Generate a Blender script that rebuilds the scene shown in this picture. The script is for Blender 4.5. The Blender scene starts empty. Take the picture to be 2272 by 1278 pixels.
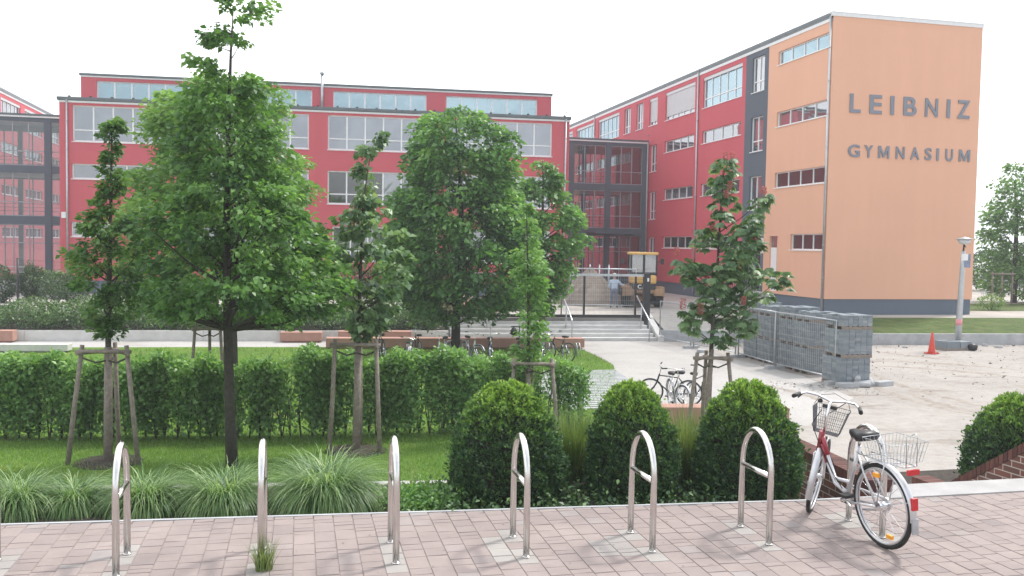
import bpy, math, random
import numpy as np
from mathutils import Vector, Matrix
random.seed(7); rng = np.random.default_rng(11)
S = bpy.context.scene; COL = S.collection
V = Vector; rad = math.radians

# ------------------------------------------------------------------ camera
FPX = 2000.0; CAMH = 2.4
_a, _p, _r = rad(13.3), rad(2.75), rad(.94)
FH = V((math.sin(_a), math.cos(_a), 0)); RH = V((math.cos(_a), -math.sin(_a), 0)); ZZ = V((0, 0, 1))
FW = FH*math.cos(_p) - ZZ*math.sin(_p); U0 = ZZ*math.cos(_p) + FH*math.sin(_p)
RT = RH*math.cos(_r) + U0*math.sin(_r); UP = U0*math.cos(_r) - RH*math.sin(_r)
CC = V((0, 0, CAMH))
def ray(x, y): return FW + RT*((x-1136)/FPX) + UP*((639-y)/FPX)
def G(x, y, z):
    d = ray(x, y); return CC + d*((z-CAMH)/d.z)
def A(x, y, d): return CC + ray(x, y)*d
cam = bpy.data.cameras.new("camera"); co = bpy.data.objects.new("camera", cam); COL.objects.link(co)
m = Matrix((RT, UP, -FW)).transposed().to_4x4(); m.translation = CC; co.matrix_world = m
cam.sensor_width = 36; cam.lens = 36*FPX/2272; cam.clip_start = .1; cam.clip_end = 2000
S.camera = co

# ------------------------------------------------------------------ materials
MATS = {}
def nodes(name):
    mt = bpy.data.materials.new(name); mt.use_nodes = True
    nt = mt.node_tree; b = nt.nodes["Principled BSDF"]; MATS[name] = mt
    return mt, nt, b
def N(nt, t, **kw):
    n = nt.nodes.new(t)
    for k, v in kw.items():
        if k in n.inputs: n.inputs[k].default_value = v
        else: setattr(n, k, v)
    return n
def rgba(c): return (c[0], c[1], c[2], 1)
def mat(name, c, rough=.6, metal=0, var=.12, scale=6, bump=0, bscale=60, c2=None, spec=.5, coat=0, detail=5):
    """plain surface with noise colour variation and optional bump"""
    mt, nt, b = nodes(name); L = nt.links.new
    tc = N(nt, "ShaderNodeTexCoord")
    no = N(nt, "ShaderNodeTexNoise", Scale=scale, Detail=detail, Roughness=.6)
    L(tc.outputs["Object"], no.inputs["Vector"])
    rp = N(nt, "ShaderNodeValToRGB")
    if c2 is None:
        lo = [max(0, k*(1-var)) for k in c]; hi = [min(1, k*(1+var)) for k in c]
    else: lo, hi = c, c2
    rp.color_ramp.elements[0].color = rgba(lo); rp.color_ramp.elements[1].color = rgba(hi)
    rp.color_ramp.elements[0].position = .3; rp.color_ramp.elements[1].position = .7
    L(no.outputs["Fac"], rp.inputs["Fac"]); L(rp.outputs["Color"], b.inputs["Base Color"])
    b.inputs["Roughness"].default_value = rough; b.inputs["Metallic"].default_value = metal
    b.inputs["Specular IOR Level"].default_value = spec
    if coat: b.inputs["Coat Weight"].default_value = coat
    if bump:
        n2 = N(nt, "ShaderNodeTexNoise", Scale=bscale, Detail=4)
        L(tc.outputs["Object"], n2.inputs["Vector"])
        bp = N(nt, "ShaderNodeBump", Strength=bump, Distance=.02)
        L(n2.outputs["Fac"], bp.inputs["Height"]); L(bp.outputs["Normal"], b.inputs["Normal"])
    return mt
def render_wall(name, c):
    """painted render: fine grain, faint large blotches, vertical rain wash"""
    mt, nt, b = nodes(name); L = nt.links.new
    tc = N(nt, "ShaderNodeTexCoord")
    mp = N(nt, "ShaderNodeMapping"); mp.inputs["Scale"].default_value = (1.6, 1.6, .12)
    L(tc.outputs["Object"], mp.inputs["Vector"])
    n1 = N(nt, "ShaderNodeTexNoise", Scale=1.0, Detail=6, Roughness=.65); L(mp.outputs["Vector"], n1.inputs["Vector"])
    n2 = N(nt, "ShaderNodeTexNoise", Scale=.35, Detail=3); L(tc.outputs["Object"], n2.inputs["Vector"])
    ad = N(nt, "ShaderNodeMath", operation="ADD"); L(n1.outputs["Fac"], ad.inputs[0]); L(n2.outputs["Fac"], ad.inputs[1])
    rp = N(nt, "ShaderNodeValToRGB"); rp.color_ramp.elements[0].position = .35; rp.color_ramp.elements[1].position = .65
    ml = N(nt, "ShaderNodeMath", operation="MULTIPLY"); ml.inputs[1].default_value = .5; L(ad.outputs[0], ml.inputs[0]); L(ml.outputs[0], rp.inputs["Fac"])
    rp.color_ramp.elements[0].color = rgba([k*.965 for k in c]); rp.color_ramp.elements[1].color = rgba([k*1.03 for k in c])
    L(rp.outputs["Color"], b.inputs["Base Color"]); b.inputs["Roughness"].default_value = .9; b.inputs["Specular IOR Level"].default_value = .25
    n3 = N(nt, "ShaderNodeTexNoise", Scale=35, Detail=3); L(tc.outputs["Object"], n3.inputs["Vector"])
    bp = N(nt, "ShaderNodeBump", Strength=.15, Distance=.01); L(n3.outputs["Fac"], bp.inputs["Height"]); L(bp.outputs["Normal"], b.inputs["Normal"])
    return mt
def leafmat(name, cols, trans=.35, rough=.43, spec=.45):
    cols = [[min(.6, 1.5*(k*.92 + .08*(c[0]*.3+c[1]*.6+c[2]*.1))*w_) for k, w_ in zip(c, (1.03, 1.06, 1.1))] for c in cols]
    mt, nt, b = nodes(name); L = nt.links.new
    at = N(nt, "ShaderNodeAttribute", attribute_name="tint")
    rp = N(nt, "ShaderNodeValToRGB"); els = rp.color_ramp.elements
    while len(els) < len(cols): els.new(.5)
    for i, c in enumerate(cols):
        els[i].position = i/(len(cols)-1); els[i].color = rgba(c)
    L(at.outputs["Fac"], rp.inputs["Fac"]); L(rp.outputs["Color"], b.inputs["Base Color"])
    b.inputs["Roughness"].default_value = rough; b.inputs["Specular IOR Level"].default_value = spec
    tr = N(nt, "ShaderNodeBsdfTranslucent"); mx = N(nt, "ShaderNodeMixRGB", blend_type="MULTIPLY"); mx.inputs[0].default_value = 1
    mx.inputs[2].default_value = (1.32, 1.38, .72, 1); L(rp.outputs["Color"], mx.inputs[1]); L(mx.outputs[0], tr.inputs["Color"])
    ms = N(nt, "ShaderNodeMixShader"); ms.inputs[0].default_value = trans
    L(b.outputs[0], ms.inputs[1]); L(tr.outputs[0], ms.inputs[2]); L(ms.outputs[0], nt.nodes["Material Output"].inputs[0])
    return mt
def tintmat(name, cols, rough=.8, bump=.3, bscale=80, dirt=.25, spec=.3):
    """colour from the per-face tint attribute (0..1), times a dirt noise"""
    mt, nt, b = nodes(name); L = nt.links.new
    at = N(nt, "ShaderNodeAttribute", attribute_name="tint")
    rp = N(nt, "ShaderNodeValToRGB"); els = rp.color_ramp.elements
    while len(els) < len(cols): els.new(.5)
    for i, c in enumerate(cols):
        els[i].position = i/(len(cols)-1); els[i].color = rgba(c)
    L(at.outputs["Fac"], rp.inputs["Fac"])
    tc = N(nt, "ShaderNodeTexCoord"); no = N(nt, "ShaderNodeTexNoise", Scale=1.3, Detail=8, Roughness=.7); L(tc.outputs["Object"], no.inputs["Vector"])
    r2 = N(nt, "ShaderNodeValToRGB"); r2.color_ramp.elements[0].position = .3; r2.color_ramp.elements[1].position = .65
    r2.color_ramp.elements[0].color = (1-dirt,)*3+(1,); r2.color_ramp.elements[1].color = (1, 1, 1, 1)
    L(no.outputs["Fac"], r2.inputs["Fac"])
    mx = N(nt, "ShaderNodeMixRGB", blend_type="MULTIPLY"); mx.inputs[0].default_value = 1
    L(rp.outputs["Color"], mx.inputs[1]); L(r2.outputs["Color"], mx.inputs[2]); L(mx.outputs[0], b.inputs["Base Color"])
    b.inputs["Roughness"].default_value = rough; b.inputs["Specular IOR Level"].default_value = spec
    n3 = N(nt, "ShaderNodeTexNoise", Scale=bscale, Detail=5); L(tc.outputs["Object"], n3.inputs["Vector"])
    bp = N(nt, "ShaderNodeBump", Strength=bump, Distance=.008); L(n3.outputs["Fac"], bp.inputs["Height"]); L(bp.outputs["Normal"], b.inputs["Normal"])
    return mt
def glassmat(name, c, refl=.45, rough=.03, through=0.0, tintc=(.95, .97, 1)):
    """window glass: a mirror layer over a tinted inside (or over clear glass when through > 0)"""
    mt, nt, b = nodes(name); L = nt.links.new
    tc = N(nt, "ShaderNodeTexCoord"); no = N(nt, "ShaderNodeTexNoise", Scale=.5, Detail=2); L(tc.outputs["Object"], no.inputs["Vector"])
    rp = N(nt, "ShaderNodeValToRGB"); rp.color_ramp.elements[0].position = .35; rp.color_ramp.elements[1].position = .65
    rp.color_ramp.elements[0].color = rgba([k*.75 for k in c]); rp.color_ramp.elements[1].color = rgba([min(1, k*1.15) for k in c])
    L(no.outputs["Fac"], rp.inputs["Fac"])
    L(rp.outputs["Color"], b.inputs["Base Color"]); b.inputs["Roughness"].default_value = .5; b.inputs["Specular IOR Level"].default_value = 0
    gl = N(nt, "ShaderNodeBsdfGlossy", Roughness=rough); gl.inputs["Color"].default_value = rgba(tintc)
    n3 = N(nt, "ShaderNodeTexNoise", Scale=1.1, Detail=1); L(tc.outputs["Object"], n3.inputs["Vector"])
    bp = N(nt, "ShaderNodeBump", Strength=.06, Distance=.05); L(n3.outputs["Fac"], bp.inputs["Height"]); L(bp.outputs["Normal"], gl.inputs["Normal"])
    base = b.outputs[0]
    if through:
        tp = N(nt, "ShaderNodeBsdfTransparent"); tp.inputs["Color"].default_value = (.62, .69, .71, 1)
        m0 = N(nt, "ShaderNodeMixShader"); m0.inputs[0].default_value = through; L(base, m0.inputs[1]); L(tp.outputs[0], m0.inputs[2]); base = m0.outputs[0]
    ms = N(nt, "ShaderNodeMixShader"); ms.inputs[0].default_value = refl
    L(base, ms.inputs[1]); L(gl.outputs[0], ms.inputs[2]); L(ms.outputs[0], nt.nodes["Material Output"].inputs[0])
    return mt

red = render_wall("red_render", (.58, .118, .142))
orange = render_wall("orange_render", (.765, .435, .30))
slate = render_wall("slate_render", (.115, .135, .165))
plinthm = render_wall("plinth_render", (.13, .16, .2))
roofm = mat("roof_metal", (.13, .15, .16), .45, .4, .15, 3)
fascia = mat("white_fascia", (.75, .76, .77), .5, 0, .05)
frame_w = mat("white_frame", (.84, .85, .86), .4, 0, .05)
frame_g = mat("grey_frame", (.085, .095, .12), .45, 0, .08)
mull_g = mat("light_mullion", (.33, .33, .36), .4, .2, .08)
zinc = mat("zinc_pipe", (.5, .52, .54), .35, .7, .1)
g_blind = glassmat("glass_with_blind", (.24, .25, .275), .26, tintc=(.86, .9, 1))
g_sky = glassmat("glass_sky", (.16, .22, .25), .42, tintc=(.66, .86, .95))  # blue of the reflected sky is put into the pane and mirror colours
g_dark = glassmat("glass_dark", (.025, .028, .03), .15)
g_mid = glassmat("glass_mid", (.10, .11, .12), .40)
g_clear = glassmat("glass_clear", (.03, .035, .04), .15, .01, .72)
blindm = mat("blind_slats", (.62, .63, .64), .5, .2, .04)
concrete = mat("concrete", (.40, .41, .42), .85, 0, .16, 2.5, .2, 40)
concrete_w = mat("pale_concrete", (.62, .61, .59), .85, 0, .1, 3, .2, 40)
step_stone = mat("step_stone", (.36, .352, .348), .85, 0, .12, 3, .2, 40)
stair_stone = mat("stair_stone", (.62, .61, .60), .85, 0, .1, 3, .2, 40)
terra = mat("terracotta_concrete", (.43, .24, .19), .85, 0, .12, 3, .15, 50)
steel = mat("brushed_steel", (.70, .68, .66), .2, 1, .02, 5)
chrome = mat("chrome", (.8, .8, .82), .14, 1, .03)
galv = mat("galvanised", (.48, .51, .54), .45, .75, .15, 12)
blackm = mat("black_paint", (.02, .022, .026), .4, 0, .2)
mesh_grey = mat("mesh_grey", (.14, .14, .15), .5, .3, .1)
rubber = mat("rubber", (.018, .018, .018), .75, 0, .3, 20)
plastic = mat("black_plastic", (.016, .016, .018), .45, 0, .2)
silver = mat("silver_paint", (.58, .58, .6), .28, .6, .04, 5, coat=.5)
bikered = mat("red_paint", (.28, .016, .03), .3, 0, .1, coat=.5)
bikeblue = mat("blue_paint", (.03, .05, .09), .3, 0, .1, coat=.4)
redlens = mat("red_lens", (.55, .012, .02), .2, 0, .1, coat=.6)
amber = mat("amber_lens", (.85, .35, .01), .25, 0, .1, coat=.5)
wood_g = mat("weathered_wood", (.25, .21, .18), .85, 0, .3, 14, .5, 70)
bark = mat("bark", (.085, .075, .06), .95, 0, .4, 16, .8, 60)
bark_d = mat("dark_bark", (.05, .045, .036), .95, 0, .4, 16, .8, 60)
soil = mat("soil", (.045, .034, .027), .95, 0, .5, 9, .8, 40)
sandheap = mat("sand_heap", (.26, .215, .18), .95, 0, .2, 4, .6, 20)
dirtheap = mat("dirt_heap", (.24, .155, .10), .95, 0, .3, 4, .7, 20)
yellow = mat("loader_yellow", (.70, .42, .13), .5, 0, .12, 4)
tan = mat("loader_dull", (.36, .22, .13), .6, 0, .25, 6)
cone_m = mat("cone_red", (.60, .06, .035), .6, 0, .15, 8)
brickpave = tintmat("brick_paver", [(.265, .226, .22), (.298, .247, .235), (.318, .262, .248), (.338, .278, .262), (.318, .288, .28), (.375, .348, .328)], dirt=.28)
blockm = tintmat("paving_block", [(.185, .215, .24), (.23, .26, .285), (.275, .305, .325), (.33, .355, .37)], .9, .4, 60, .15)
jointm = mat("joint_sand", (.265, .225, .21), .95, 0, .25, 20)
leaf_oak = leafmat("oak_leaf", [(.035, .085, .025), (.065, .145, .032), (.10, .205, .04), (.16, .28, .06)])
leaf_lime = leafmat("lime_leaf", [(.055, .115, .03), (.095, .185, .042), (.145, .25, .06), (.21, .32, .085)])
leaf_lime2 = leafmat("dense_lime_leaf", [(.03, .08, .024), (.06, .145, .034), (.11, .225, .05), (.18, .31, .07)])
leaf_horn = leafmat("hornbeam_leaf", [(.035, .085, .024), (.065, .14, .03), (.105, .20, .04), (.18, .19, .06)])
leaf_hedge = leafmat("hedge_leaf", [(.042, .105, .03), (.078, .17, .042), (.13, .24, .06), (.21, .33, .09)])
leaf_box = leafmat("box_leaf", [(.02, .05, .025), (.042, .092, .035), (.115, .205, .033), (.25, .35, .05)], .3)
leaf_ches = leafmat("chestnut_leaf", [(.04, .085, .04), (.07, .13, .05), (.11, .18, .058), (.19, .25, .07)], .3, .4)
leaf_maple = leafmat("maple_leaf", [(.045, .09, .04), (.08, .145, .06), (.13, .205, .085), (.2, .27, .12)], .3, .4)
leaf_dark = leafmat("shrub_leaf", [(.014, .034, .016), (.028, .06, .022), (.05, .09, .03), (.11, .075, .045)], .2)
leaf_jun = leafmat("juniper_leaf", [(.022, .055, .022), (.045, .095, .03), (.085, .15, .035), (.14, .19, .05)], .2)
grassm = leafmat("grass_blade", [(.055, .12, .016), (.09, .175, .022), (.13, .225, .03), (.18, .25, .05)], .4)
tuftm = leafmat("fountain_grass_blade", [(.035, .085, .032), (.09, .165, .045), (.19, .27, .095), (.32, .38, .20)], .35)
drym = leafmat("dry_grass_blade", [(.06, .10, .03), (.10, .15, .04), (.17, .20, .07), (.26, .26, .12)], .35)
flower = leafmat("blossom_petal", [(.27, .06, .07), (.34, .09, .10), (.41, .15, .15)], .25)
skin = mat("skin", (.45, .27, .2), .6); shirt = mat("light_blue_shirt", (.50, .60, .74), .85, 0, .1, 10)
jeans = mat("grey_blue_jeans", (.16, .19, .27), .9, 0, .15, 10); hairm = mat("grey_hair", (.55, .53, .5), .8); shoe = mat("shoe", (.06, .05, .05), .7)
letterm = mat("grey_letter", (.20, .22, .27), .5, 0, .05); whitem = mat("white_letter", (.8, .8, .8), .5, 0, .03)

def groundmat(name, ca, cb, cc, big=.25, streak=None, bump=.5, bscale=8):
    mt, nt, b = nodes(name); L = nt.links.new
    tc = N(nt, "ShaderNodeTexCoord")
    n1 = N(nt, "ShaderNodeTexNoise", Scale=big, Detail=8, Roughness=.65); L(tc.outputs["Object"], n1.inputs["Vector"])
    r1 = N(nt, "ShaderNodeValToRGB"); r1.color_ramp.elements[0].position = .36; r1.color_ramp.elements[1].position = .66
    r1.color_ramp.elements[0].color = rgba(ca); r1.color_ramp.elements[1].color = rgba(cb)
    L(n1.outputs["Fac"], r1.inputs["Fac"]); out = r1.outputs["Color"]; hgt = None
    if streak:
        mp = N(nt, "ShaderNodeMapping"); mp.inputs["Scale"].default_value = streak; mp.inputs["Rotation"].default_value = (0, 0, rad(-12)); L(tc.outputs["Object"], mp.inputs["Vector"])
        n2 = N(nt, "ShaderNodeTexNoise", Scale=1, Detail=7, Roughness=.62); L(mp.outputs["Vector"], n2.inputs["Vector"])
        r2 = N(nt, "ShaderNodeValToRGB"); r2.color_ramp.elements[0].position = .55; r2.color_ramp.elements[1].position = .72
        r2.color_ramp.elements[0].color = (0, 0, 0, 1); r2.color_ramp.elements[1].color = (1, 1, 1, 1); L(n2.outputs["Fac"], r2.inputs["Fac"])
        mx = N(nt, "ShaderNodeMixRGB"); mx.inputs[2].default_value = rgba(cc); L(r2.outputs["Color"], mx.inputs[0]); L(out, mx.inputs[1]); out = mx.outputs[0]
    n3 = N(nt, "ShaderNodeTexNoise", Scale=bscale, Detail=9, Roughness=.7); L(tc.outputs["Object"], n3.inputs["Vector"])
    n4 = N(nt, "ShaderNodeValToRGB"); n4.color_ramp.elements[0].position = .3; n4.color_ramp.elements[1].position = .55
    n4.color_ramp.elements[0].color = (.82, .8, .78, 1); n4.color_ramp.elements[1].color = (1, 1, 1, 1); L(n3.outputs["Fac"], n4.inputs["Fac"])
    m2 = N(nt, "ShaderNodeMixRGB", blend_type="MULTIPLY"); m2.inputs[0].default_value = 1; L(out, m2.inputs[1]); L(n4.outputs["Color"], m2.inputs[2])
    L(m2.outputs[0], b.inputs["Base Color"]); b.inputs["Roughness"].default_value = .95; b.inputs["Specular IOR Level"].default_value = .2
    bp = N(nt, "ShaderNodeBump", Strength=bump, Distance=.05); L(n3.outputs["Fac"], bp.inputs["Height"]); L(bp.outputs["Normal"], b.inputs["Normal"])
    return mt
sandm = groundmat("yard_sand", (.335, .308, .285), (.405, .378, .353), (.20, .165, .135), .3, (.35, 1.25, 1), .6, 5)
pathm = groundmat("pale_path", (.405, .388, .375), (.455, .438, .425), (.33, .30, .275), .5, (.3, .6, 1), .3, 14)
courtm = groundmat("court_gravel", (.38, .36, .33), (.50, .47, .44), (.30, .28, .26), .3, (.5, .8, 1), .4, 8)
lawnm = groundmat("lawn_soil", (.085, .165, .022), (.13, .225, .03), (.17, .21, .05), .6, (.7, .9, 1), .6, 18)
bankm = groundmat("bank_grass", (.06, .105, .028), (.125, .165, .05), (.16, .135, .085), 1.6, (1.2, 2.4, 1), .9, 12)
def brickmat():
    mt, nt, b = nodes("clinker_brick"); L = nt.links.new
    at = N(nt, "ShaderNodeAttribute", attribute_name="buv"); at.attribute_type = "GEOMETRY"
    br = N(nt, "ShaderNodeTexBrick", Scale=1.0); br.offset = .5
    br.inputs["Color1"].default_value = (.165, .062, .046, 1); br.inputs["Color2"].default_value = (.09, .048, .044, 1); br.inputs["Mortar"].default_value = (.42, .37, .33, 1)
    br.inputs["Mortar Size"].default_value = .006; br.inputs["Brick Width"].default_value = .25; br.inputs["Row Height"].default_value = .075; br.inputs["Bias"].default_value = -.1
    L(at.outputs["Vector"], br.inputs["Vector"]); L(br.outputs["Color"], b.inputs["Base Color"]); b.inputs["Roughness"].default_value = .8
    bp = N(nt, "ShaderNodeBump", Strength=.4, Distance=.006, invert=True); L(br.outputs["Fac"], bp.inputs["Height"]); L(bp.outputs["Normal"], b.inputs["Normal"])
    return mt
brickm = brickmat()
copem = tintmat("coping_brick", [(.075, .036, .033), (.12, .05, .042), (.16, .07, .058)], .8, .3, 60)

# ------------------------------------------------------------------ helpers
def tag(o, label=None, cat=None, group=None, kind=None):
    if label: o["label"] = label
    if cat: o["category"] = cat
    if group: o["group"] = group
    if kind: o["kind"] = kind
    elif label: o["kind"] = "thing"
    return o
def empty(name, loc=(0, 0, 0), rz=0.0, label=None, cat=None, group=None):
    o = bpy.data.objects.new(name, None); COL.objects.link(o); o.location = loc; o.rotation_euler = (0, 0, rz)
    o.empty_display_size = .2
    return tag(o, label, cat, group)
class MB:
    """collects boxes, tubes and faces into one mesh"""
    def __init__(s, fr=None): s.v = []; s.f = []; s.mi = []; s.sm = []; s.t = []; s.fr = fr
    def P(s, p):
        if s.fr: p = s.fr(p)
        s.v.append(tuple(p)); return len(s.v)-1
    def face(s, pts, mi=0, sm=False, t=0.5):
        s.f.append([s.P(p) for p in pts]); s.mi.append(mi); s.sm.append(sm); s.t.append(t)
    def box(s, a, b, mi=0, t=.5, bottom=True):
        x0, y0, z0 = a; x1, y1, z1 = b
        c = [(x0,y0,z0),(x1,y0,z0),(x1,y1,z0),(x0,y1,z0),(x0,y0,z1),(x1,y0,z1),(x1,y1,z1),(x0,y1,z1)]
        i = [s.P(p) for p in c]
        for q in ((4,5,6,7),(0,1,5,4),(1,2,6,5),(2,3,7,6),(3,0,4,7)) + (((3,2,1,0),) if bottom else ()):
            s.f.append([i[k] for k in q]); s.mi.append(mi); s.sm.append(False); s.t.append(t)
    def prism(s, poly, z0, z1, mi=0, t=.5):
        lo = [s.P((x, y, z0)) for x, y in poly]; hi = [s.P((x, y, z1)) for x, y in poly]; n = len(poly)
        def add(f): s.f.append(f); s.mi.append(mi); s.sm.append(False); s.t.append(t)
        add(hi); add(lo[::-1])
        for k in range(n): add([lo[k], lo[(k+1) % n], hi[(k+1) % n], hi[k]])
    def tube(s, pts, r, n=8, mi=0, cap=True, closed=False, t=.5):
        pts = [V(p) for p in pts]; m = len(pts)
        rs = r if isinstance(r, (list, tuple)) else [r]*m
        prev = None; rings = []
        for k, p in enumerate(pts):
            if closed: d = pts[(k+1) % m]-pts[(k-1) % m]
            else: d = pts[min(k+1, m-1)]-pts[max(k-1, 0)]
            if d.length < 1e-9: d = V((0, 0, 1))
            d.normalize()
            if prev is None:
                x = d.orthogonal().normalized()
            else:
                x = prev - d*prev.dot(d)
                x = x.normalized() if x.length > 1e-6 else d.orthogonal().normalized()
            prev = x; y = d.cross(x)
            rings.append([s.P(p + (x*math.cos(2*math.pi*j/n) + y*math.sin(2*math.pi*j/n))*rs[k]) for j in range(n)])
        rng_ = range(m) if closed else range(m-1)
        for k in rng_:
            a, b = rings[k], rings[(k+1) % m]
            for j in range(n):
                s.f.append([a[j], a[(j+1) % n], b[(j+1) % n], b[j]]); s.mi.append(mi); s.sm.append(True); s.t.append(t)
        if cap and not closed:
            for q in (rings[0][::-1], rings[-1]): s.f.append(q); s.mi.append(mi); s.sm.append(False); s.t.append(t)
    def lathe(s, c, prof, n=20, mi=0, t=.5):
        rings = [[s.P((c[0]+r*math.cos(2*math.pi*j/n), c[1]+r*math.sin(2*math.pi*j/n), c[2]+z)) for j in range(n)] for r, z in prof]
        for a, b in zip(rings, rings[1:]):
            for j in range(n): s.f.append([a[j], a[(j+1) % n], b[(j+1) % n], b[j]]); s.mi.append(mi); s.sm.append(True); s.t.append(t)
        for q in (rings[0][::-1], rings[-1]): s.f.append(q); s.mi.append(mi); s.sm.append(False); s.t.append(t)
    def build(s, name, mats, parent=None, world=False, at=None, bevel=0):
        """world: the vertices are world coordinates and the parent an unrotated Empty"""
        me = bpy.data.meshes.new(name)
        off = parent.location if (world and parent is not None) else (V(at) if at is not None else V((0, 0, 0)))
        me.from_pydata([tuple(V(p)-off) for p in s.v], [], s.f)
        ms = mats if isinstance(mats, (list, tuple)) else [mats]
        for q in ms: me.materials.append(q)
        me.polygons.foreach_set("material_index", s.mi); me.polygons.foreach_set("use_smooth", s.sm)
        a = me.attributes.new("tint", "FLOAT", "FACE"); a.data.foreach_set("value", s.t)
        me.update()
        o = bpy.data.objects.new(name, me); COL.objects.link(o)
        if parent is not None: o.parent = parent
        if at is not None: o.location = at
        if bevel:
            b = o.modifiers.new("bevel", "BEVEL"); b.width = bevel; b.segments = 2; b.limit_method = "ANGLE"
        return o
def npmesh(name, verts, quads, tint, mt, parent=None, off=None, smooth=False):
    """fast mesh from numpy arrays: verts (N,3), faces (M,k)"""
    me = bpy.data.meshes.new(name); k = quads.shape[1]
    if off is not None: verts = verts - np.array(off)
    me.vertices.add(len(verts)); me.vertices.foreach_set("co", verts.astype(np.float32).ravel())
    me.loops.add(quads.size); me.loops.foreach_set("vertex_index", quads.astype(np.int32).ravel())
    me.polygons.add(len(quads)); me.polygons.foreach_set("loop_start", np.arange(0, quads.size, k, dtype=np.int32))
    me.update(calc_edges=True); me.materials.append(mt)
    a = me.attributes.new("tint", "FLOAT", "FACE"); a.data.foreach_set("value", np.asarray(tint, np.float32))
    o = bpy.data.objects.new(name, me); COL.objects.link(o)
    if parent is not None: o.parent = parent
    return o
def unit(a): return a/np.maximum(np.linalg.norm(a, axis=1, keepdims=True), 1e-9)
def leaves(name, pts, dirs, nrm, size, tint, mt, parent=None, off=None, width=.6, fold=.12):
    """one folded diamond per leaf: base, two sides, tip"""
    n = len(pts); d = unit(dirs); b = unit(np.cross(nrm, d)); nn = np.cross(d, b); s = size[:, None]
    v = np.empty((n, 4, 3)); v[:, 0] = pts
    v[:, 1] = pts + d*s*.45 + b*s*width*.5 + nn*s*fold
    v[:, 2] = pts + d*s - nn*s*fold*.5
    v[:, 3] = pts + d*s*.45 - b*s*width*.5 + nn*s*fold
    q = np.arange(4*n).reshape(n, 4)
    return npmesh(name, v.reshape(-1, 3), q, tint, mt, parent, off)
def rdir(n): return unit(rng.normal(size=(n, 3)))
def copy_tree(o, parent=None, **kw):
    c = o.copy(); COL.objects.link(c)
    if parent is not None: c.parent = parent
    for ch in list(o.children): copy_tree(ch, c)
    return c
def frame(O, u, n):
    O, u, n = V(O), V(u), V(n)
    return lambda p: O + u*p[0] + n*p[1] + ZZ*p[2]

# ------------------------------------------------------------------ ground, plaza, terraces
LOW = -1.7; COURT = -.8
def sheet(name, poly, z, m, kind="structure", zs=None):
    b = MB(); b.face([(x, y, z if zs is None else zs[i]) for i, (x, y) in enumerate(poly)])
    o = b.build(name, m); tag(o, None, None, None, kind); return o
sheet("ground", [(-400, -300), (400, -300), (400, 700), (-400, 700)], -2.2, courtm)
sheet("sand_yard", [(-45, 8.4), (70, 8.4), (70, 40.5), (-45, 42)], LOW, sandm)
sheet("path", [(8.9, 20.6), (11.5, 18.6), (15.0, 22), (15.9, 26), (15.6, 31), (15.25, 36.6), (6.0, 37.5), (-14, 38.95), (-14, 36.7), (-3, 36.0), (3, 35.4), (10.9, 34.9), (10.9, 31.5), (10.6, 29.4), (9.6, 26.0)], LOW+.004, pathm)
LAWN = [(-45, 9.4), (-5, 9.4), (8.2, 8.9), (8.2, 18.2), (8.5, 20.8), (9.5, 26.0), (10.6, 29.4), (10.9, 33.2), (10.9, 34.9), (3, 35.4), (-3, 36.0), (-14, 36.7), (-45, 39)]
sheet("lawn", LAWN, LOW+.008, lawnm)
WALLPTS = [(-30, 40.2), (-10.5, 38.72), (-.4, 37.95), (6.15, 37.45)]
WALLR = [(15.45, 36.65), (18.5, 35.95), (24.6, 34.44), (31.6, 33.85), (60, 31.5)]
courtpoly = [(-60, 45), (-30, 42.95), (-10.5, 41.65), (-.4, 40.95), (6.2, 40.55), (6.2, 38.55), (15.3, 38.1), (17, 38.2), (24.6, 38.0), (33, 37.6), (60, 36), (120, 36), (120, 200), (-120, 200), (-120, 45)]
sheet("courtyard", courtpoly, COURT, courtm)
# embankment to the right of the stairs, from the low wall up to the court
b = MB()
low = [(15.6, 36.85), (18.5, 36.12), (24.6, 34.62), (31.6, 34.02), (60, 31.7)]; hi = [(15.6, 38.15), (18.5, 38.3), (24.6, 37.9), (31.6, 37.6), (60, 36)]
for k in range(4):
    b.face([(*low[k], -1.22), (*low[k+1], -1.22), (*hi[k+1], COURT+.006), (*hi[k], COURT+.006)])
b.f, b.mi, b.sm, b.t = b.f[1:], b.mi[1:], b.sm[1:], b.t[1:]
tag(b.build("grass_bank", bankm), kind="structure")
sheet("ramp_path", [(15.6, 36.85), (18.5, 36.12), (18.5, 38.3), (15.6, 38.15)], 0, courtm, zs=[-1.22, -1.22, COURT+.006, COURT+.006])

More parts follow.
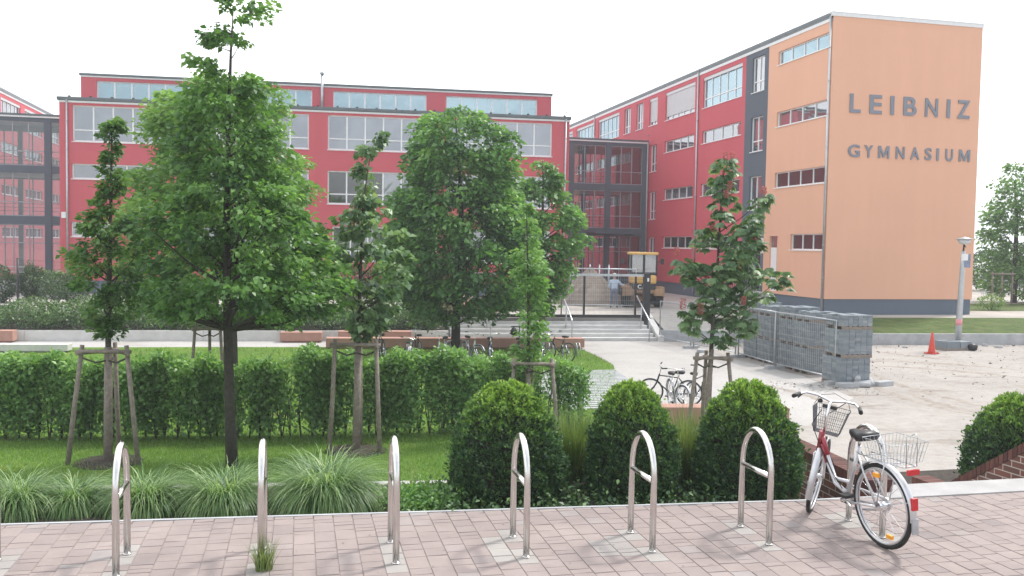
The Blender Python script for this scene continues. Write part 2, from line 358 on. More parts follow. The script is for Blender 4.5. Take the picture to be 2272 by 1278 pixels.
# plaza: pavers laid in columns that run away from the camera, each a real block with an open joint
K0, K1, K2, K3 = V((-14, 8.92, 0)), V((-2.42, 8.19, 0)), V((4.68, 7.66, 0)), V((12, 7.62, 0))
def kerb_y(x):
    if x < K1.x: a, c = K0, K1
    elif x < K2.x: a, c = K1, K2
    else: a, c = K2, K3
    return a.y + (c.y-a.y)*(x-a.x)/(c.x-a.x)
sheet("plaza_bed", [(-14, -6), (13, -6), (13, 7.5), (4.68, 7.6), (-2.42, 8.1), (-14, 8.8)], -.0062, jointm)
racks_x = [-2.175, -1.26, -.26, .72, 1.715, 2.72, 3.725, 4.765]
def rack_y(x): return 7.0 - .048*(x+1.26) if x < 2 else 6.80 - .012*(x-2)
b = MB(); x = -9.0; w = .166
while x < 11:
    y = 3.2 + random.random()*.2; xm = x+w/2
    yk = kerb_y(xm)-.026
    while y < yk:
        l = random.choice([.166, .166, .166, .249, .083, .125]); y1 = min(y+l, yk)
        if y1-y > .02:
            t = min(.78, max(0, random.gauss(.42, .15)))
            ym = (y+y1)/2
            for rx in racks_x:
                for ry in (rack_y(rx)-.24, rack_y(rx)+.24):
                    if abs(xm-rx) < .14 and abs(ym-ry) < .16: t = .94 + random.random()*.06
            if 1.40 < xm < 1.58 and 6.55 < ym < 7.12: t = 1.0
            if 2.35 < xm < 2.6 and 6.5 < ym < 6.95: t = .9
            g = .0024; z = random.uniform(-.0018, .0010); tz = random.uniform(-.0012, .0012)
            xa, xb, ya, yb = x+g, x+w-g, y+g, y1-g; e = .003
            top = [(xa+e, ya+e, z-tz), (xb-e, ya+e, z+tz), (xb-e, yb-e, z+tz), (xa+e, yb-e, z-tz)]
            lo_ = [(xa, ya, -.006), (xb, ya, -.006), (xb, yb, -.006), (xa, yb, -.006)]
            b.face(top, t=t)
            for k in range(4): b.face([lo_[k], lo_[(k+1) % 4], top[(k+1) % 4], top[k]], t=t)
        y = y1
    x += w
tag(b.build("plaza_paving", brickpave), kind="structure")
b = MB()
def strip(b, pts, w0, w1, z0, z1):
    for (x0, y0), (x1, y1) in zip(pts, pts[1:]):
        b.prism([(x0, y0+w0), (x1, y1+w0), (x1, y1+w1), (x0, y0+w1)], z0, z1)
strip(b, [(-14, 8.92), (-2.42, 8.19), (4.68, 7.66), (5.5, 7.645)], -.022, .014, -.3, .003)
tag(b.build("kerb", concrete), kind="structure")
b = MB(); strip(b, [(5.52, 7.64), (12, 7.62)], -.10, .085, -.3, .012); strip(b, [(5.74, 7.725), (8.07, 7.715)], 0.001, .25, -.3, .010)
tag(b.build("landing_slab", MATS["step_stone"]), kind="structure")
# planting bed below the kerb and its outer wall
b = MB(); b.prism([(-14, 8.95), (-2.42, 8.22), (4.85, 7.69), (4.85, 9.25), (1.1, 9.47), (-2.3, 9.85), (-14, 11.0)], -2.0, -.16); tag(b.build("planting_bed", soil), kind="structure")
sheet("bed_hollow", [(4.86, 7.70), (5.49, 7.70), (5.62, 10.1), (4.86, 10.1)], -.8, soil)
b = MB()
for k in range(14):
    xa, xb = -14+k*1.33, -14+(k+1)*1.33-.01
    fy = lambda q: 9.86 - .118*(q+2.3)
    b.prism([(xa, fy(xa)-.02), (xb, fy(xb)-.02), (xb, fy(xb)+.16), (xa, fy(xa)+.16)], -2.0, -.17 + .004*(k % 3))
o = b.build("terrace_wall", step_stone, at=(1, 9.6, LOW)); tag(o, "long pale concrete terrace wall showing between the tufts of grass in the planting bed", "wall")
sheet("shrub_bed", [(8.3, 7.9), (13, 7.9), (13, 12), (8.3, 12)], -1.0, soil)
# stairs down from the plaza, between the two brick walls
b = MB(); y = 7.92; z = -.16
for k in range(10):
    b.box((5.76, y, -2.1), (7.98, y+.30, z)); y += .298; z -= .17
tag(b.build("descending_steps", concrete_w), kind="structure")

# ------------------------------------------------------------------ brick wing walls
def brickwall(name, p0, p1, thick, tops, base, label, side):
    """tops: list of (t along 0..1, z). p0 near, p1 far"""
    p0, p1 = V((*p0, 0)), V((*p1, 0)); u = (p1-p0); L = u.length; u.normalize(); n = V((u.y, -u.x, 0))*side
    root = empty(name, (p0.x, p0.y, base)); tag(root, label, "wall")
    me_v = []; fs = []; uv = []
    def quad(a, bb, c, d, ua):
        i = len(me_v); me_v.extend([a, bb, c, d]); uv.extend(ua); fs.append([i, i+1, i+2, i+3])
    cb = MB()
    for (t0, z0), (t1, z1) in zip(tops, tops[1:]):
        a0, a1 = t0*L, t1*L
        for off in (0, thick):
            q = lambda a, z: p0+u*a+n*off+ZZ*z
            quad(q(a0, base), q(a1, base), q(a1, z1-.115), q(a0, z0-.115), [(a0, base, 0), (a1, base, 0), (a1, z1-.115, 0), (a0, z0-.115, 0)])
        # coping: soldier bricks
        seg = math.hypot(a1-a0, z1-z0); nb = max(1, int(seg/.078))
        for k in range(nb):
            f0, f1 = k/nb, (k+.9)/nb
            t = random.random()
            pts = []
            for off in (-.012, thick+.012):
                for dz in (-.113, 0):
                    for f in (f0, f1): pts.append(p0+u*(a0+(a1-a0)*f)+n*off+ZZ*(z0+(z1-z0)*f+dz))
            i = [cb.P(p) for p in pts]
            for fq in ((0,1,3,2),(4,6,7,5),(2,3,7,6),(0,4,5,1),(0,2,6,4),(1,5,7,3)): cb.f.append([i[j] for j in fq]); cb.mi.append(0); cb.sm.append(False); cb.t.append(t)
    for a, z in ((0, tops[0][1]), (L, tops[-1][1])):
        q = lambda o_, zz: p0+u*a+n*o_+ZZ*zz
        quad(q(0, base), q(thick, base), q(thick, z-.115), q(0, z-.115), [(0, base, 0), (thick, base, 0), (thick, z-.115, 0), (0, z-.115, 0)])
    me = bpy.data.meshes.new("brickwork"); me.from_pydata([tuple(V(p)-root.location) for p in me_v], [], fs); me.materials.append(brickm)
    at = me.attributes.new("buv", "FLOAT_VECTOR", "POINT"); at.data.foreach_set("vector", np.array(uv, np.float32).ravel())
    o = bpy.data.objects.new("brickwork", me); COL.objects.link(o); o.parent = root
    cb.build("coping", copem, root, world=True)
# level wall on the garden side, sloping wall on the far side of the steps
brickwall("brick_wall", (5.50, 7.76), (5.64, 10.2), .24, [(0, .13), (1, .13)], -2.0, "low level dark brick wall behind the parked silver bicycle", 1)
brickwall("sloping_brick_wall", (8.08, 7.72), (7.98, 10.35), .24, [(0, .80), (.80, -.60), (1.0, -.60)], -2.1, "sloping brick wall with a soldier course coping at the right edge beside the steps", 1)

# ------------------------------------------------------------------ steel bike racks
def rack_mesh():
    r = .0255; h = .915; hw = .24; arc = []
    pts = [(0, -hw, -.05), (0, -hw, h-.335)]
    for k in range(1, 16):
        t = math.pi*k/16; pts.append((0, -hw*math.cos(t), h-.335+.31*math.sin(t)))
    pts += [(0, hw, h-.335), (0, hw, -.05)]
    hoop = MB(); hoop.tube(pts, r, 16); bar = MB(); bar.tube([(0, -hw, .555), (0, hw, .555)], .021, 14)
    fl = [MB(), MB()]
    for s, q in zip((-1, 1), fl): q.lathe((0, s*hw, .001), [(.03, 0), (.033, .006), (.027, .010)], 14)
    return hoop, bar, fl
rl = ["steel bike hoop cut off by the left edge of the picture", "steel bike hoop in front of the leftmost staked tree, seen at a slant", "steel bike hoop seen edge on with a weed tuft growing at its foot",
      "steel bike hoop between the big round grass tuft and the first round box bush", "steel bike hoop in front of the leftmost round box bush beside a patched paving strip", "steel bike hoop in front of the middle round box bush",
      "steel bike hoop in front of the right round box bush, next to the bicycle", "steel bike hoop that the silver bicycle leans against"]
protor = None
for i, rx in enumerate(racks_x):
    if protor is None:
        root = empty("bike_rack"); h_, b_, f_ = rack_mesh()
        h_.build("hoop", steel, root); b_.build("crossbar", steel, root); [q.build("foot_plate", steel, root) for q in f_]; protor = root
    else: root = copy_tree(protor)
    root.location = (rx, rack_y(rx), 0); root.rotation_euler = (0, 0, rad(random.uniform(-1, 1)))
    tag(root, rl[i], "bike rack", "steel bike hoops along the plaza edge")

# ------------------------------------------------------------------ blades of grass
def blades(name, base, L, az, lean, width, tint, mt, parent=None, off=None, seg=4, droop=1.0):
    """base (n,3); each blade a tapering strip that arches over"""
    n = len(base); h = np.stack([np.cos(az), np.sin(az), 0*az], 1); side = np.stack([-np.sin(az), np.cos(az), 0*az], 1)
    rows = []; p = base.copy(); ang = lean.copy()
    for k in range(seg+1):
        wd = (width*(1-k/seg)**.7)[:, None]*.5 + 1e-4
        rows.append(np.stack([p-side*wd, p+side*wd], 1))
        stp = (L/seg)[:, None]; p = p + (h*np.sin(ang)[:, None] + np.array([0, 0, 1])*np.cos(ang)[:, None])*stp
        ang = ang + droop*(1.5/seg)*(0.5+np.abs(lean))
    v = np.stack(rows, 1)  # n, seg+1, 2, 3
    idx = np.arange(n*(seg+1)*2).reshape(n, seg+1, 2)
    q = np.stack([idx[:, :-1, 0], idx[:, :-1, 1], idx[:, 1:, 1], idx[:, 1:, 0]], -1).reshape(-1, 4)
    return npmesh(name, v.reshape(-1, 3), q, np.repeat(tint, seg), mt, parent, off)
def inpoly(x, y, poly):
    c = np.zeros(len(x), bool); j = len(poly)-1
    for i in range(len(poly)):
        xi, yi = poly[i]; xj, yj = poly[j]
        c ^= ((yi > y) != (yj > y)) & (x < (xj-xi)*(y-yi)/(yj-yi+1e-12)+xi); j = i
    return c
def lawn_blades(n, x0, x1, y0, y1, L0, wd):
    x = rng.uniform(x0, x1, n); y = rng.uniform(y0, y1, n); k = inpoly(x, y, LAWN); x, y = x[k], y[k]; n = len(x)
    bse = np.stack([x, y, np.full(n, LOW+.006)], 1)
    pt = .5+.25*np.sin(x*1.3+np.sin(y*.9))*np.cos(y*1.1)
    tint = np.clip(pt*.7+rng.normal(0, .2, n)+.05, 0, 1)
    return bse, rng.uniform(.6, 1.3, n)*L0, rng.uniform(0, 6.28, n), rng.uniform(.05, .7, n), np.full(n, wd), tint
a1 = lawn_blades(70000, -8, 8.2, 13.5, 19.6, .075, .010); a2 = lawn_blades(45000, -14, 11, 19.6, 35.5, .09, .018)
arrs = [np.concatenate([p, q]) for p, q in zip(a1, a2)]
g = blades("lawn_grass", *arrs, grassm, seg=2); tag(g, "short green grass covering the lawn around the hedge", "grass", kind="stuff")
def grass_clump(name, p, nb, L, spread, wd, mt, label, lean=(.05, 1.0), droop=1.0, group=None, tshift=0):
    root_loc = V(p)
    az = rng.uniform(0, 6.28, nb); r = spread*np.sqrt(rng.uniform(0, 1, nb)); a2_ = rng.uniform(0, 6.28, nb)
    base = np.stack([root_loc.x+r*np.cos(a2_), root_loc.y+r*np.sin(a2_), np.full(nb, root_loc.z)], 1)
    az = np.where(rng.uniform(0, 1, nb) < .7, a2_+rng.normal(0, .5, nb), az)
    ln = rng.uniform(lean[0], lean[1], nb); ll = rng.uniform(.65, 1.1, nb)*L
    o = blades(name, base, ll, az, ln, np.full(nb, wd), np.clip(rng.beta(1.0, 1.5, nb)+tshift, 0, 1), mt, None, root_loc, 6, droop)
    o.location = root_loc; tag(o, label, "grass tuft", group); return o
BZ = -.16
for (px, py, L, sp, nb, lb) in [(40, 1134, .60, .13, 1300, "grass tuft at the left end of the bed, beside the cut off hoop"), (165, 1128, .50, .13, 1100, "small dim grass tuft behind the left end of the kerb, below the leftmost staked tree"),
        (322, 1128, .60, .14, 1400, "grass tuft just right of the slanted hoop"), (495, 1126, .66, .15, 1700, "grass tuft at the foot of the tall central tree"),
        (722, 1120, .80, .18, 2600, "biggest round fountain grass tuft, between the edge on hoop and the next hoop")]:
    q = G(px, py, BZ); grass_clump("fountain_grass", q, int(nb*1.5), L*1.0, sp*1.15, .0105, tuftm, lb, (.1, 1.0), 2.0, "fountain grass tufts along the bed")
grass_clump("reed_grass", A(1272, 1085, 9.9) * 1, 1100, .82, .15, .007, drym, "tall feathery yellow green grass between the left and middle box bushes", (0, .3), .5, "tall grasses between the box bushes", -.2).location.z = BZ
grass_clump("reed_grass", A(1515, 1075, 9.9) * 1, 1200, .84, .15, .007, drym, "tall feathery straw coloured grass between the middle and right box bushes", (0, .3), .5, "tall grasses between the box bushes", .0).location.z = BZ
wt = V((racks_x[2], rack_y(racks_x[2])-.24, 0))
grass_clump("weed_tuft", wt + V((.02, .0, 0)), 150, .25, .06, .006, drym, "yellowing weed tuft at the foot of the edge on hoop", (0, .35), .6)
# low perennials between the big tuft and the first box bush
q = G(935, 1118, BZ); n = 2600
root = empty("perennial_plant", q, 0, "low leafy perennials with dry seed stalks left of the first box bush", "plant")
pp = np.stack([rng.normal(q.x, .17, n), rng.normal(q.y, .2, n), q.z+np.abs(rng.normal(.06, .06, n))], 1)
leaves("foliage", pp, rdir(n)+np.array([0, 0, .5]), rdir(n)+np.array([0, 0, 1.2]), rng.uniform(.03, .06, n), np.clip(rng.beta(2, 2, n), 0, 1), leaf_hedge, root, q)
n = 46; pp = np.stack([rng.normal(q.x+.02, .16, n), rng.normal(q.y+.18, .1, n), np.full(n, q.z)], 1)
blades("seed_stalk", pp, rng.uniform(.25, .5, n), rng.uniform(0, 6.28, n), rng.uniform(0, .2, n), np.full(n, .007), rng.uniform(.5, 1, n), drym, root, q, 3, .3)

# ------------------------------------------------------------------ box bushes
def box_bush(name, n, R, H, label, group, seedz):
    root = empty(name); tag(root, label, "bush", group)
    t = rng.uniform(0, 1, n)**.85; az = rng.uniform(0, 6.2832, n)
    prof = lambda t: (1-np.clip(t, 0, 1)**2.5)**.55*(.86+.28*np.sqrt(np.clip(t, 0, 1))*(1-t)+.0)
    lump = 1 + .045*np.sin(az*3+seedz+t*5) + .035*np.sin(az*7+t*11+seedz*2) + .03*np.sin(az*13+t*19)
    shoot_ = lambda a, t: np.sin(a*9+t*23)*np.sin(a*5-t*17)
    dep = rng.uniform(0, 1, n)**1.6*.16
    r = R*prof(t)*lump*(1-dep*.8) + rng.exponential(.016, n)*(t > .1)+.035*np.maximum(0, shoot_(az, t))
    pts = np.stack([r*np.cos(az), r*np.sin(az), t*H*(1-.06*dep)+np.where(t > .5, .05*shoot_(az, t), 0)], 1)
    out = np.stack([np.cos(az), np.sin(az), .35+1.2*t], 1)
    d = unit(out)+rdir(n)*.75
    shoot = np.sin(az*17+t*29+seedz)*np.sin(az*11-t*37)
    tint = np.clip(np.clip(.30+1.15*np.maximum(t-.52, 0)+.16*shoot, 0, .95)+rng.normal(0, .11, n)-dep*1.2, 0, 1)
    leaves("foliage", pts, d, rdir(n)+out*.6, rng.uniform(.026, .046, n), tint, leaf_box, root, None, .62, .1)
    b = MB(); prof2 = [(R*float(prof(np.array(k/9)))*.80, H*.93*k/9) for k in range(10)]
    b.lathe((0, 0, 0), prof2, 18); b.build("shade_core", MATS["dark_bark"], root)  # solid dark core, put in for the shade inside the bush
    return root
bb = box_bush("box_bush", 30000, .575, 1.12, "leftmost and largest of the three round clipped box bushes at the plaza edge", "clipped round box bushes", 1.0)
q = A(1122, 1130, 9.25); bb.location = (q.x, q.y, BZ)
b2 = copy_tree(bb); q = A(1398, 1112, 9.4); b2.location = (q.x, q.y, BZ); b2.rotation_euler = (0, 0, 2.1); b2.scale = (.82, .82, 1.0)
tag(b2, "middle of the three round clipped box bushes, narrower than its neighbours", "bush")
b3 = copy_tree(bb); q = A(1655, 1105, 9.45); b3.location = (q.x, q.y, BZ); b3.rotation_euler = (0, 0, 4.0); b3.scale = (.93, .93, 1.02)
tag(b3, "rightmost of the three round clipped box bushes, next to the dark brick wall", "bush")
b4 = copy_tree(bb); b4.location = (9.80, 10.5, -1.0); b4.rotation_euler = (0, 0, 5.2); b4.scale = (1.22, 1.22, 1.24)
tag(b4, "box bush behind the sloping brick wall at the right edge", "bush")
b4["group"] = "clipped round box bushes"

n = 5200; x_ = rng.uniform(1.3, 4.8, n); y_ = rng.uniform(7.85, 9.15, n); pts = np.stack([x_, y_, BZ+rng.exponential(.05, n)], 1)
o = leaves("ground_cover", pts, rdir(n)+np.array([0, 0, .4]), rdir(n)*.6+np.array([0, 0, 1]), rng.uniform(.03, .065, n), np.clip(rng.normal(.3, .2, n), 0, 1), leaf_jun); tag(o, "low dark leaves on the soil between the clipped box bushes", "ground cover", kind="stuff")
n = 420; x_ = rng.uniform(-4, 8, n); y_ = rng.uniform(5.2, 7.5, n); pts = np.stack([x_, y_, np.full(n, .004)], 1); d_ = rdir(n); d_[:, 2] = 0
o = leaves("grit", pts, d_, np.array([0, 0, 1.0])+rdir(n)*.1, rng.uniform(.006, .022, n), rng.uniform(0, 1, n), tintmat("grit_bits", [(.07, .05, .04), (.2, .16, .12), (.5, .47, .42)])); tag(o, "scattered grit and leaf crumbs on the pink paving", "grit", kind="stuff")
# ------------------------------------------------------------------ trees
def pol(prof, y):
    ys = [p[0] for p in prof]
    return np.interp(y, ys, [p[1] for p in prof]), np.interp(y, ys, [p[2] for p in prof])
def wrap_r(trunk): return [trunk[0][2]+.012, trunk[0][2]+.006, trunk[0][2]-.002]
def tree(name, label, cat, d, trunk, prof, nclump, per, lsize, crad, lm, bm=bark, group=None, shell=.45, zbase=LOW, wrap=None, wexp=1.2, tvar=.2, tmean=.42, nbranch=40, flat=.6, width=.65, droop=.3, depth=.9, hang=0.0, sparse=None):
    """trunk: [(px, py, radius)], prof: [(py, xl, xr)] measured in the photograph at distance d"""
    tp = [A(x, y, d) for x, y, r in trunk]; tp[0].z = zbase - .05
    root = empty(name, (tp[0].x, tp[0].y, zbase), 0, label, cat, group)
    b = MB(); b.tube(tp, [r for *_, r in trunk], 10)
    k = d/FPX; ys = np.linspace(prof[0][0], prof[-1][0], 200); xl, xr = pol(prof, ys); wts = np.maximum(xr-xl, 14)**wexp
    y = rng.choice(ys, nclump, p=wts/wts.sum()) + rng.uniform(-4, 4, nclump); y = np.clip(y, prof[0][0], prof[-1][0])
    if sparse is not None: y = y[(y > sparse[0]) | (rng.uniform(0, 1, nclump) < sparse[1])]; nclump = len(y)
    xl, xr = pol(prof, y); cx = (xl+xr)/2; hw = (xr-xl)/2
    cr = np.minimum(crad/k, hw*.8)*rng.uniform(.7, 1.2, nclump)
    if sparse is not None: cr = np.where(y < sparse[0], cr*.62, cr)
    rr = rng.uniform(0, 1, nclump)**shell; th = rng.uniform(0, 6.2832, nclump); rp = np.maximum(hw-cr*.38, 0)*rr
    ox = rp*np.cos(th); oz = rp*np.sin(th)*depth
    cen = np.array([A(float(cx[i]+ox[i]), float(y[i]), d) + FH*float(oz[i]*k) for i in range(nclump)])
    # limbs from the trunk to a share of the clumps
    ty = np.array([p[1] for p in trunk][::-1]); txs = np.array([p[0] for p in trunk][::-1]); trr = np.array([p[2] for p in trunk][::-1])
    for i in rng.choice(nclump, min(nbranch, nclump), replace=False):
        dist = math.hypot(ox[i], oz[i])
        yb = min(y[i] + dist*rng.uniform(.5, 1.0)+8, prof[-1][0]+25); yb = max(yb, ty[0])
        s = A(float(np.interp(yb, ty, txs)), float(yb), d); e = V(cen[i]); mid = (s+e)/2 + V((0, 0, -.06*(e-s).length))
        r0 = min(float(np.interp(yb, ty, trr))*.5, .04)
        b.tube([s, mid, e], [r0, r0*.6, .006], 5, cap=False)
    b.build("trunk", bm, root, world=True)
    if wrap:
        b = MB(); x0_ = float(np.interp(wrap, ty, txs)); e_ = A(x0_, wrap, d); b.tube([tp[0]+V((0, 0, .02)), (tp[0]+e_)/2, e_], wrap_r(trunk), 10); b.build("trunk_wrap", wood_g, root, world=True)
    ci = np.repeat(np.arange(nclump), per)
    if sparse is not None: ci = ci[(y[ci] > sparse[0]) | (rng.uniform(0, 1, len(ci)) < .45)]
    n = len(ci)
    ld = rdir(n); rad_ = (rng.uniform(0, 1, n)**.5); ld[:, 2] *= flat
    pts = cen[ci] + ld*(rad_*cr[ci]*k)[:, None]
    pts[:, 2] += -hang*(rad_**2)*cr[ci]*k
    tc = np.array([V(A(float(np.interp(yy, ty, txs)), float(yy), d)) for yy in y])
    outw = unit(pts-tc[ci]); outw[:, 2] = -droop
    dd = unit(outw)+rdir(n)*.7; nn = np.array([0, 0, 1.0])+rdir(n)*.95
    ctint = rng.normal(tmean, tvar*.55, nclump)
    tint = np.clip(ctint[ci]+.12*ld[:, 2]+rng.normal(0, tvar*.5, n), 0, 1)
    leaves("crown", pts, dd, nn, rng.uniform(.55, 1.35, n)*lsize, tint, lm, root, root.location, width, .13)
    return root
tree("oak_tree", "tallest tree, its bare dark trunk unstaked in the lawn and thin top against sky", "tree", 16.35,
     [(515, 1035, .115), (511, 930, .095), (507, 800, .085), (504, 660, .075), (503, 480, .06), (507, 300, .042), (512, 120, .022), (518, 15, .008)],
     [(-12, 485, 600), (30, 440, 605), (80, 405, 600), (108, 440, 540), (118, 490, 530), (135, 410, 530), (165, 415, 600), (205, 430, 620), (250, 340, 590), (330, 400, 620), (420, 370, 665), (500, 320, 710), (580, 300, 750), (640, 310, 785), (685, 350, 760), (708, 430, 620)],
     230, 92, .122, .38, leaf_oak, bark_d, shell=.34, nbranch=60, tvar=.34, tmean=.40, flat=.55, sparse=(185, .85))
tree("lime_tree", "broad pale green tree behind the tall central trunk, held by a stake frame", "tree", 24.8,
     [(517, 870, .15), (516, 760, .13), (512, 600, .10), (508, 400, .06), (505, 220, .02)],
     [(178, 430, 570), (205, 345, 630), (280, 335, 655), (340, 330, 670), (390, 285, 690), (480, 275, 715), (560, 265, 735), (630, 300, 755), (680, 330, 740), (708, 390, 640)],
     300, 108, .15, .52, leaf_lime, bark, shell=.22, nbranch=40, tvar=.28, tmean=.52, hang=.3)
tree("dense_lime_tree", "dense dark green tree with a thick single trunk in front of the wide stairs", "tree", 33.2,
     [(1010, 800, .19), (1012, 700, .16), (1020, 640, .14), (1025, 520, .11), (1020, 380, .06), (1010, 260, .02)],
     [(232, 985, 1040), (255, 925, 1085), (300, 915, 1140), (360, 905, 1145), (415, 915, 1145), (440, 855, 1150), (490, 865, 1185), (545, 855, 1200), (605, 850, 1205), (650, 880, 1175), (695, 925, 1125)],
     290, 118, .20, .70, leaf_lime2, bark_d, shell=.2, nbranch=40, tvar=.3, tmean=.42, hang=.4)
tree("side_lime_tree", "smaller pointed tree overlapping the right side of the dense dark tree, before the glass link", "tree", 36.0,
     [(1190, 770, .12), (1195, 690, .10), (1203, 560, .08), (1205, 400, .03), (1203, 350, .01)],
     [(338, 1190, 1222), (385, 1165, 1240), (430, 1150, 1255), (470, 1145, 1300), (540, 1150, 1302), (590, 1160, 1262), (640, 1150, 1250), (690, 1140, 1215)],
     95, 110, .19, .55, leaf_lime2, bark, shell=.26, nbranch=20, tvar=.28, tmean=.52, hang=.4)
tree("hornbeam_tree", "slim staked tree at the far left with a wispy column top", "tree", 16.45,
     [(240, 1028, .07), (242, 900, .06), (240, 740, .05), (243, 600, .04), (247, 400, .025), (248, 270, .008)],
     [(252, 235, 262), (300, 226, 274), (345, 228, 262), (400, 214, 285), (455, 208, 280), (490, 180, 300), (540, 165, 322), (585, 130, 328), (640, 172, 322), (690, 190, 312), (745, 218, 262)],
     150, 40, .10, .20, leaf_horn, bark, shell=.42, wexp=.85, wrap=770, nbranch=40, tvar=.3, tmean=.38)
tree("young_maple_tree", "open young staked tree with big drooping leaves in front of the middle windows", "tree", 17.65,
     [(790, 1003, .065), (792, 880, .055), (795, 740, .042), (800, 600, .032), (806, 450, .02), (825, 320, .006)],
     [(300, 815, 858), (330, 800, 850), (375, 785, 835), (420, 775, 838), (455, 770, 832), (475, 740, 882), (520, 725, 908), (580, 735, 918), (640, 750, 890), (700, 768, 870), (750, 765, 830)],
     88, 27, .145, .20, leaf_maple, bark, shell=.42, wexp=.85, wrap=760, nbranch=45, tvar=.3, tmean=.48, width=.8, droop=.7)
tree("column_tree", "very slim bright green staked tree rising behind the leftmost box bush", "tree", 19.5,
     [(1172, 960, .05), (1172, 800, .04), (1172, 650, .028), (1168, 480, .008)],
     [(458, 1152, 1182), (520, 1146, 1196), (580, 1140, 1212), (650, 1135, 1214), (720, 1144, 1214), (790, 1138, 1205), (815, 1140, 1200)],
     75, 38, .105, .19, leaf_hedge, bark, shell=.5, wrap=815, nbranch=30, tvar=.25, tmean=.6)
tree("street_tree", "tree beyond the right hand corner of the orange gable wall", "tree", 58,
     [(2249, 668, .2), (2252, 600, .17), (2256, 480, .1), (2250, 400, .03)],
     [(365, 2235, 2270), (395, 2215, 2330), (430, 2188, 2345), (500, 2180, 2350), (580, 2180, 2350), (640, 2188, 2340), (655, 2200, 2320)],
     150, 60, .26, .9, leaf_lime2, bark_d, shell=.45, zbase=COURT, tvar=.25, tmean=.45, nbranch=20)
# red horse chestnut: palmate leaves of six leaflets, pink candles
def chestnut():
    d = 19.4; trunk = [(1568, 975, .06), (1575, 840, .052), (1580, 740, .042), (1590, 620, .03), (1597, 500, .02), (1605, 370, .008)]
    tp = [A(x, y, d) for x, y, r in trunk]; tp[0].z = LOW-.05
    root = empty("chestnut_tree", (tp[0].x, tp[0].y, LOW), 0, "young red flowering chestnut tree held by stakes in front of the right building", "tree")
    b = MB(); b.tube(tp, [r for *_, r in trunk], 10)
    blobs = [(1607, 372, 30, 24), (1600, 412, 32, 22), (1605, 452, 36, 24), (1595, 488, 28, 14), (1682, 446, 26, 18), (1684, 486, 22, 18), (1572, 528, 34, 24), (1640, 540, 46, 32), (1655, 508, 36, 16), (1655, 585, 36, 26), (1608, 588, 36, 26),
             (1510, 588, 30, 16), (1545, 605, 36, 24), (1575, 640, 36, 26), (1622, 640, 40, 26), (1655, 655, 34, 24), (1700, 612, 34, 18), (1730, 622, 24, 20), (1690, 655, 24, 12), (1560, 690, 42, 26), (1530, 722, 24, 16), (1612, 700, 40, 28), (1650, 715, 26, 26), (1590, 745, 36, 16), (1515, 700, 14, 14)]
    P, D, NN, SZ, T = [], [], [], [], []
    for (x, y, rx, ry) in blobs:
        c = A(x, y, d) + FH*random.uniform(-.35, .35)
        yb = y+abs(x-1590)*.6+14; xs = float(np.interp(yb, [q[1] for q in trunk][::-1], [q[0] for q in trunk][::-1])); s = A(xs, min(yb, 760), d)
        b.tube([s, (s+c)/2+V((0, 0, -.05)), c], [.014, .010, .005], 5, cap=False)
        for k in range(max(11, int(rx*ry/22))):
            th = random.uniform(0, 6.28); rr = math.sqrt(random.random())
            p = c + RH*(rx*.9*rr*math.cos(th)*d/FPX) + ZZ*(ry*1.15*rr*math.sin(th)*d/FPX) + FH*random.uniform(-.22, .22)
            o_ = (p-c); o_.z = 0; o_ = (o_ + V((random.gauss(0, .12), random.gauss(0, .12), 0)))
            o_ = o_.normalized() if o_.length > 1e-4 else V((1, 0, 0)); o_.z = -.25-random.random()*1.3; o_.normalize()
            sd = o_.cross(ZZ).normalized(); nv = sd.cross(o_).normalized(); t0 = random.gauss(.42, .22)
            for j in range(7):
                an = (j-3)*.46; dd = o_*math.cos(an)+sd*math.sin(an) + V((0, 0, -.12*abs(j-3)))
                P.append(p); D.append(dd); NN.append(nv+V((random.gauss(0, .15),)*3)); SZ.append((.215-.018*abs(j-3))*random.uniform(.75, 1.05)); T.append(min(1, max(0, t0+random.gauss(0, .1))))
    b.build("trunk", bark, root, world=True)
    b = MB(); b.tube([tp[0]+V((0, 0, .02)), A(1572, 870, d), A(1579, 775, d)], [.07, .062, .05], 10); b.build("trunk_wrap", wood_g, root, world=True)
    leaves("crown", np.array([tuple(p) for p in P]), np.array([tuple(p) for p in D]), np.array([tuple(p) for p in NN]), np.array(SZ), np.array(T), leaf_maple, root, root.location, .5, .05)
    for i, (x, y) in enumerate([(1498, 558), (1535, 584), (1566, 620), (1597, 634), (1512, 674), (1552, 684), (1612, 414), (1692, 424), (1670, 526), (1576, 505), (1643, 666), (1622, 347), (1603, 349), (1606, 432)]):
        p = A(x, y, d) - FH*random.uniform(.1, .3); n = 190; t = rng.uniform(-.5, .5, n); az = rng.uniform(0, 6.28, n)
        sc = (1.25 if y > 660 and x < 1560 else .9); rr = .05*sc*np.sqrt(np.clip(1-(t*1.7)**2, .05, 1))*rng.uniform(0, 1, n)**.5; pts = np.stack([p.x+rr*np.cos(az), p.y+rr*np.sin(az), p.z+t*.2*sc], 1)
        leaves("blossom", pts, np.stack([np.cos(az), np.sin(az), .3+0*az], 1)+rdir(n)*.5, rdir(n), rng.uniform(.02, .034, n), rng.uniform(0, 1, n), flower, root, root.location, .8)
chestnut()

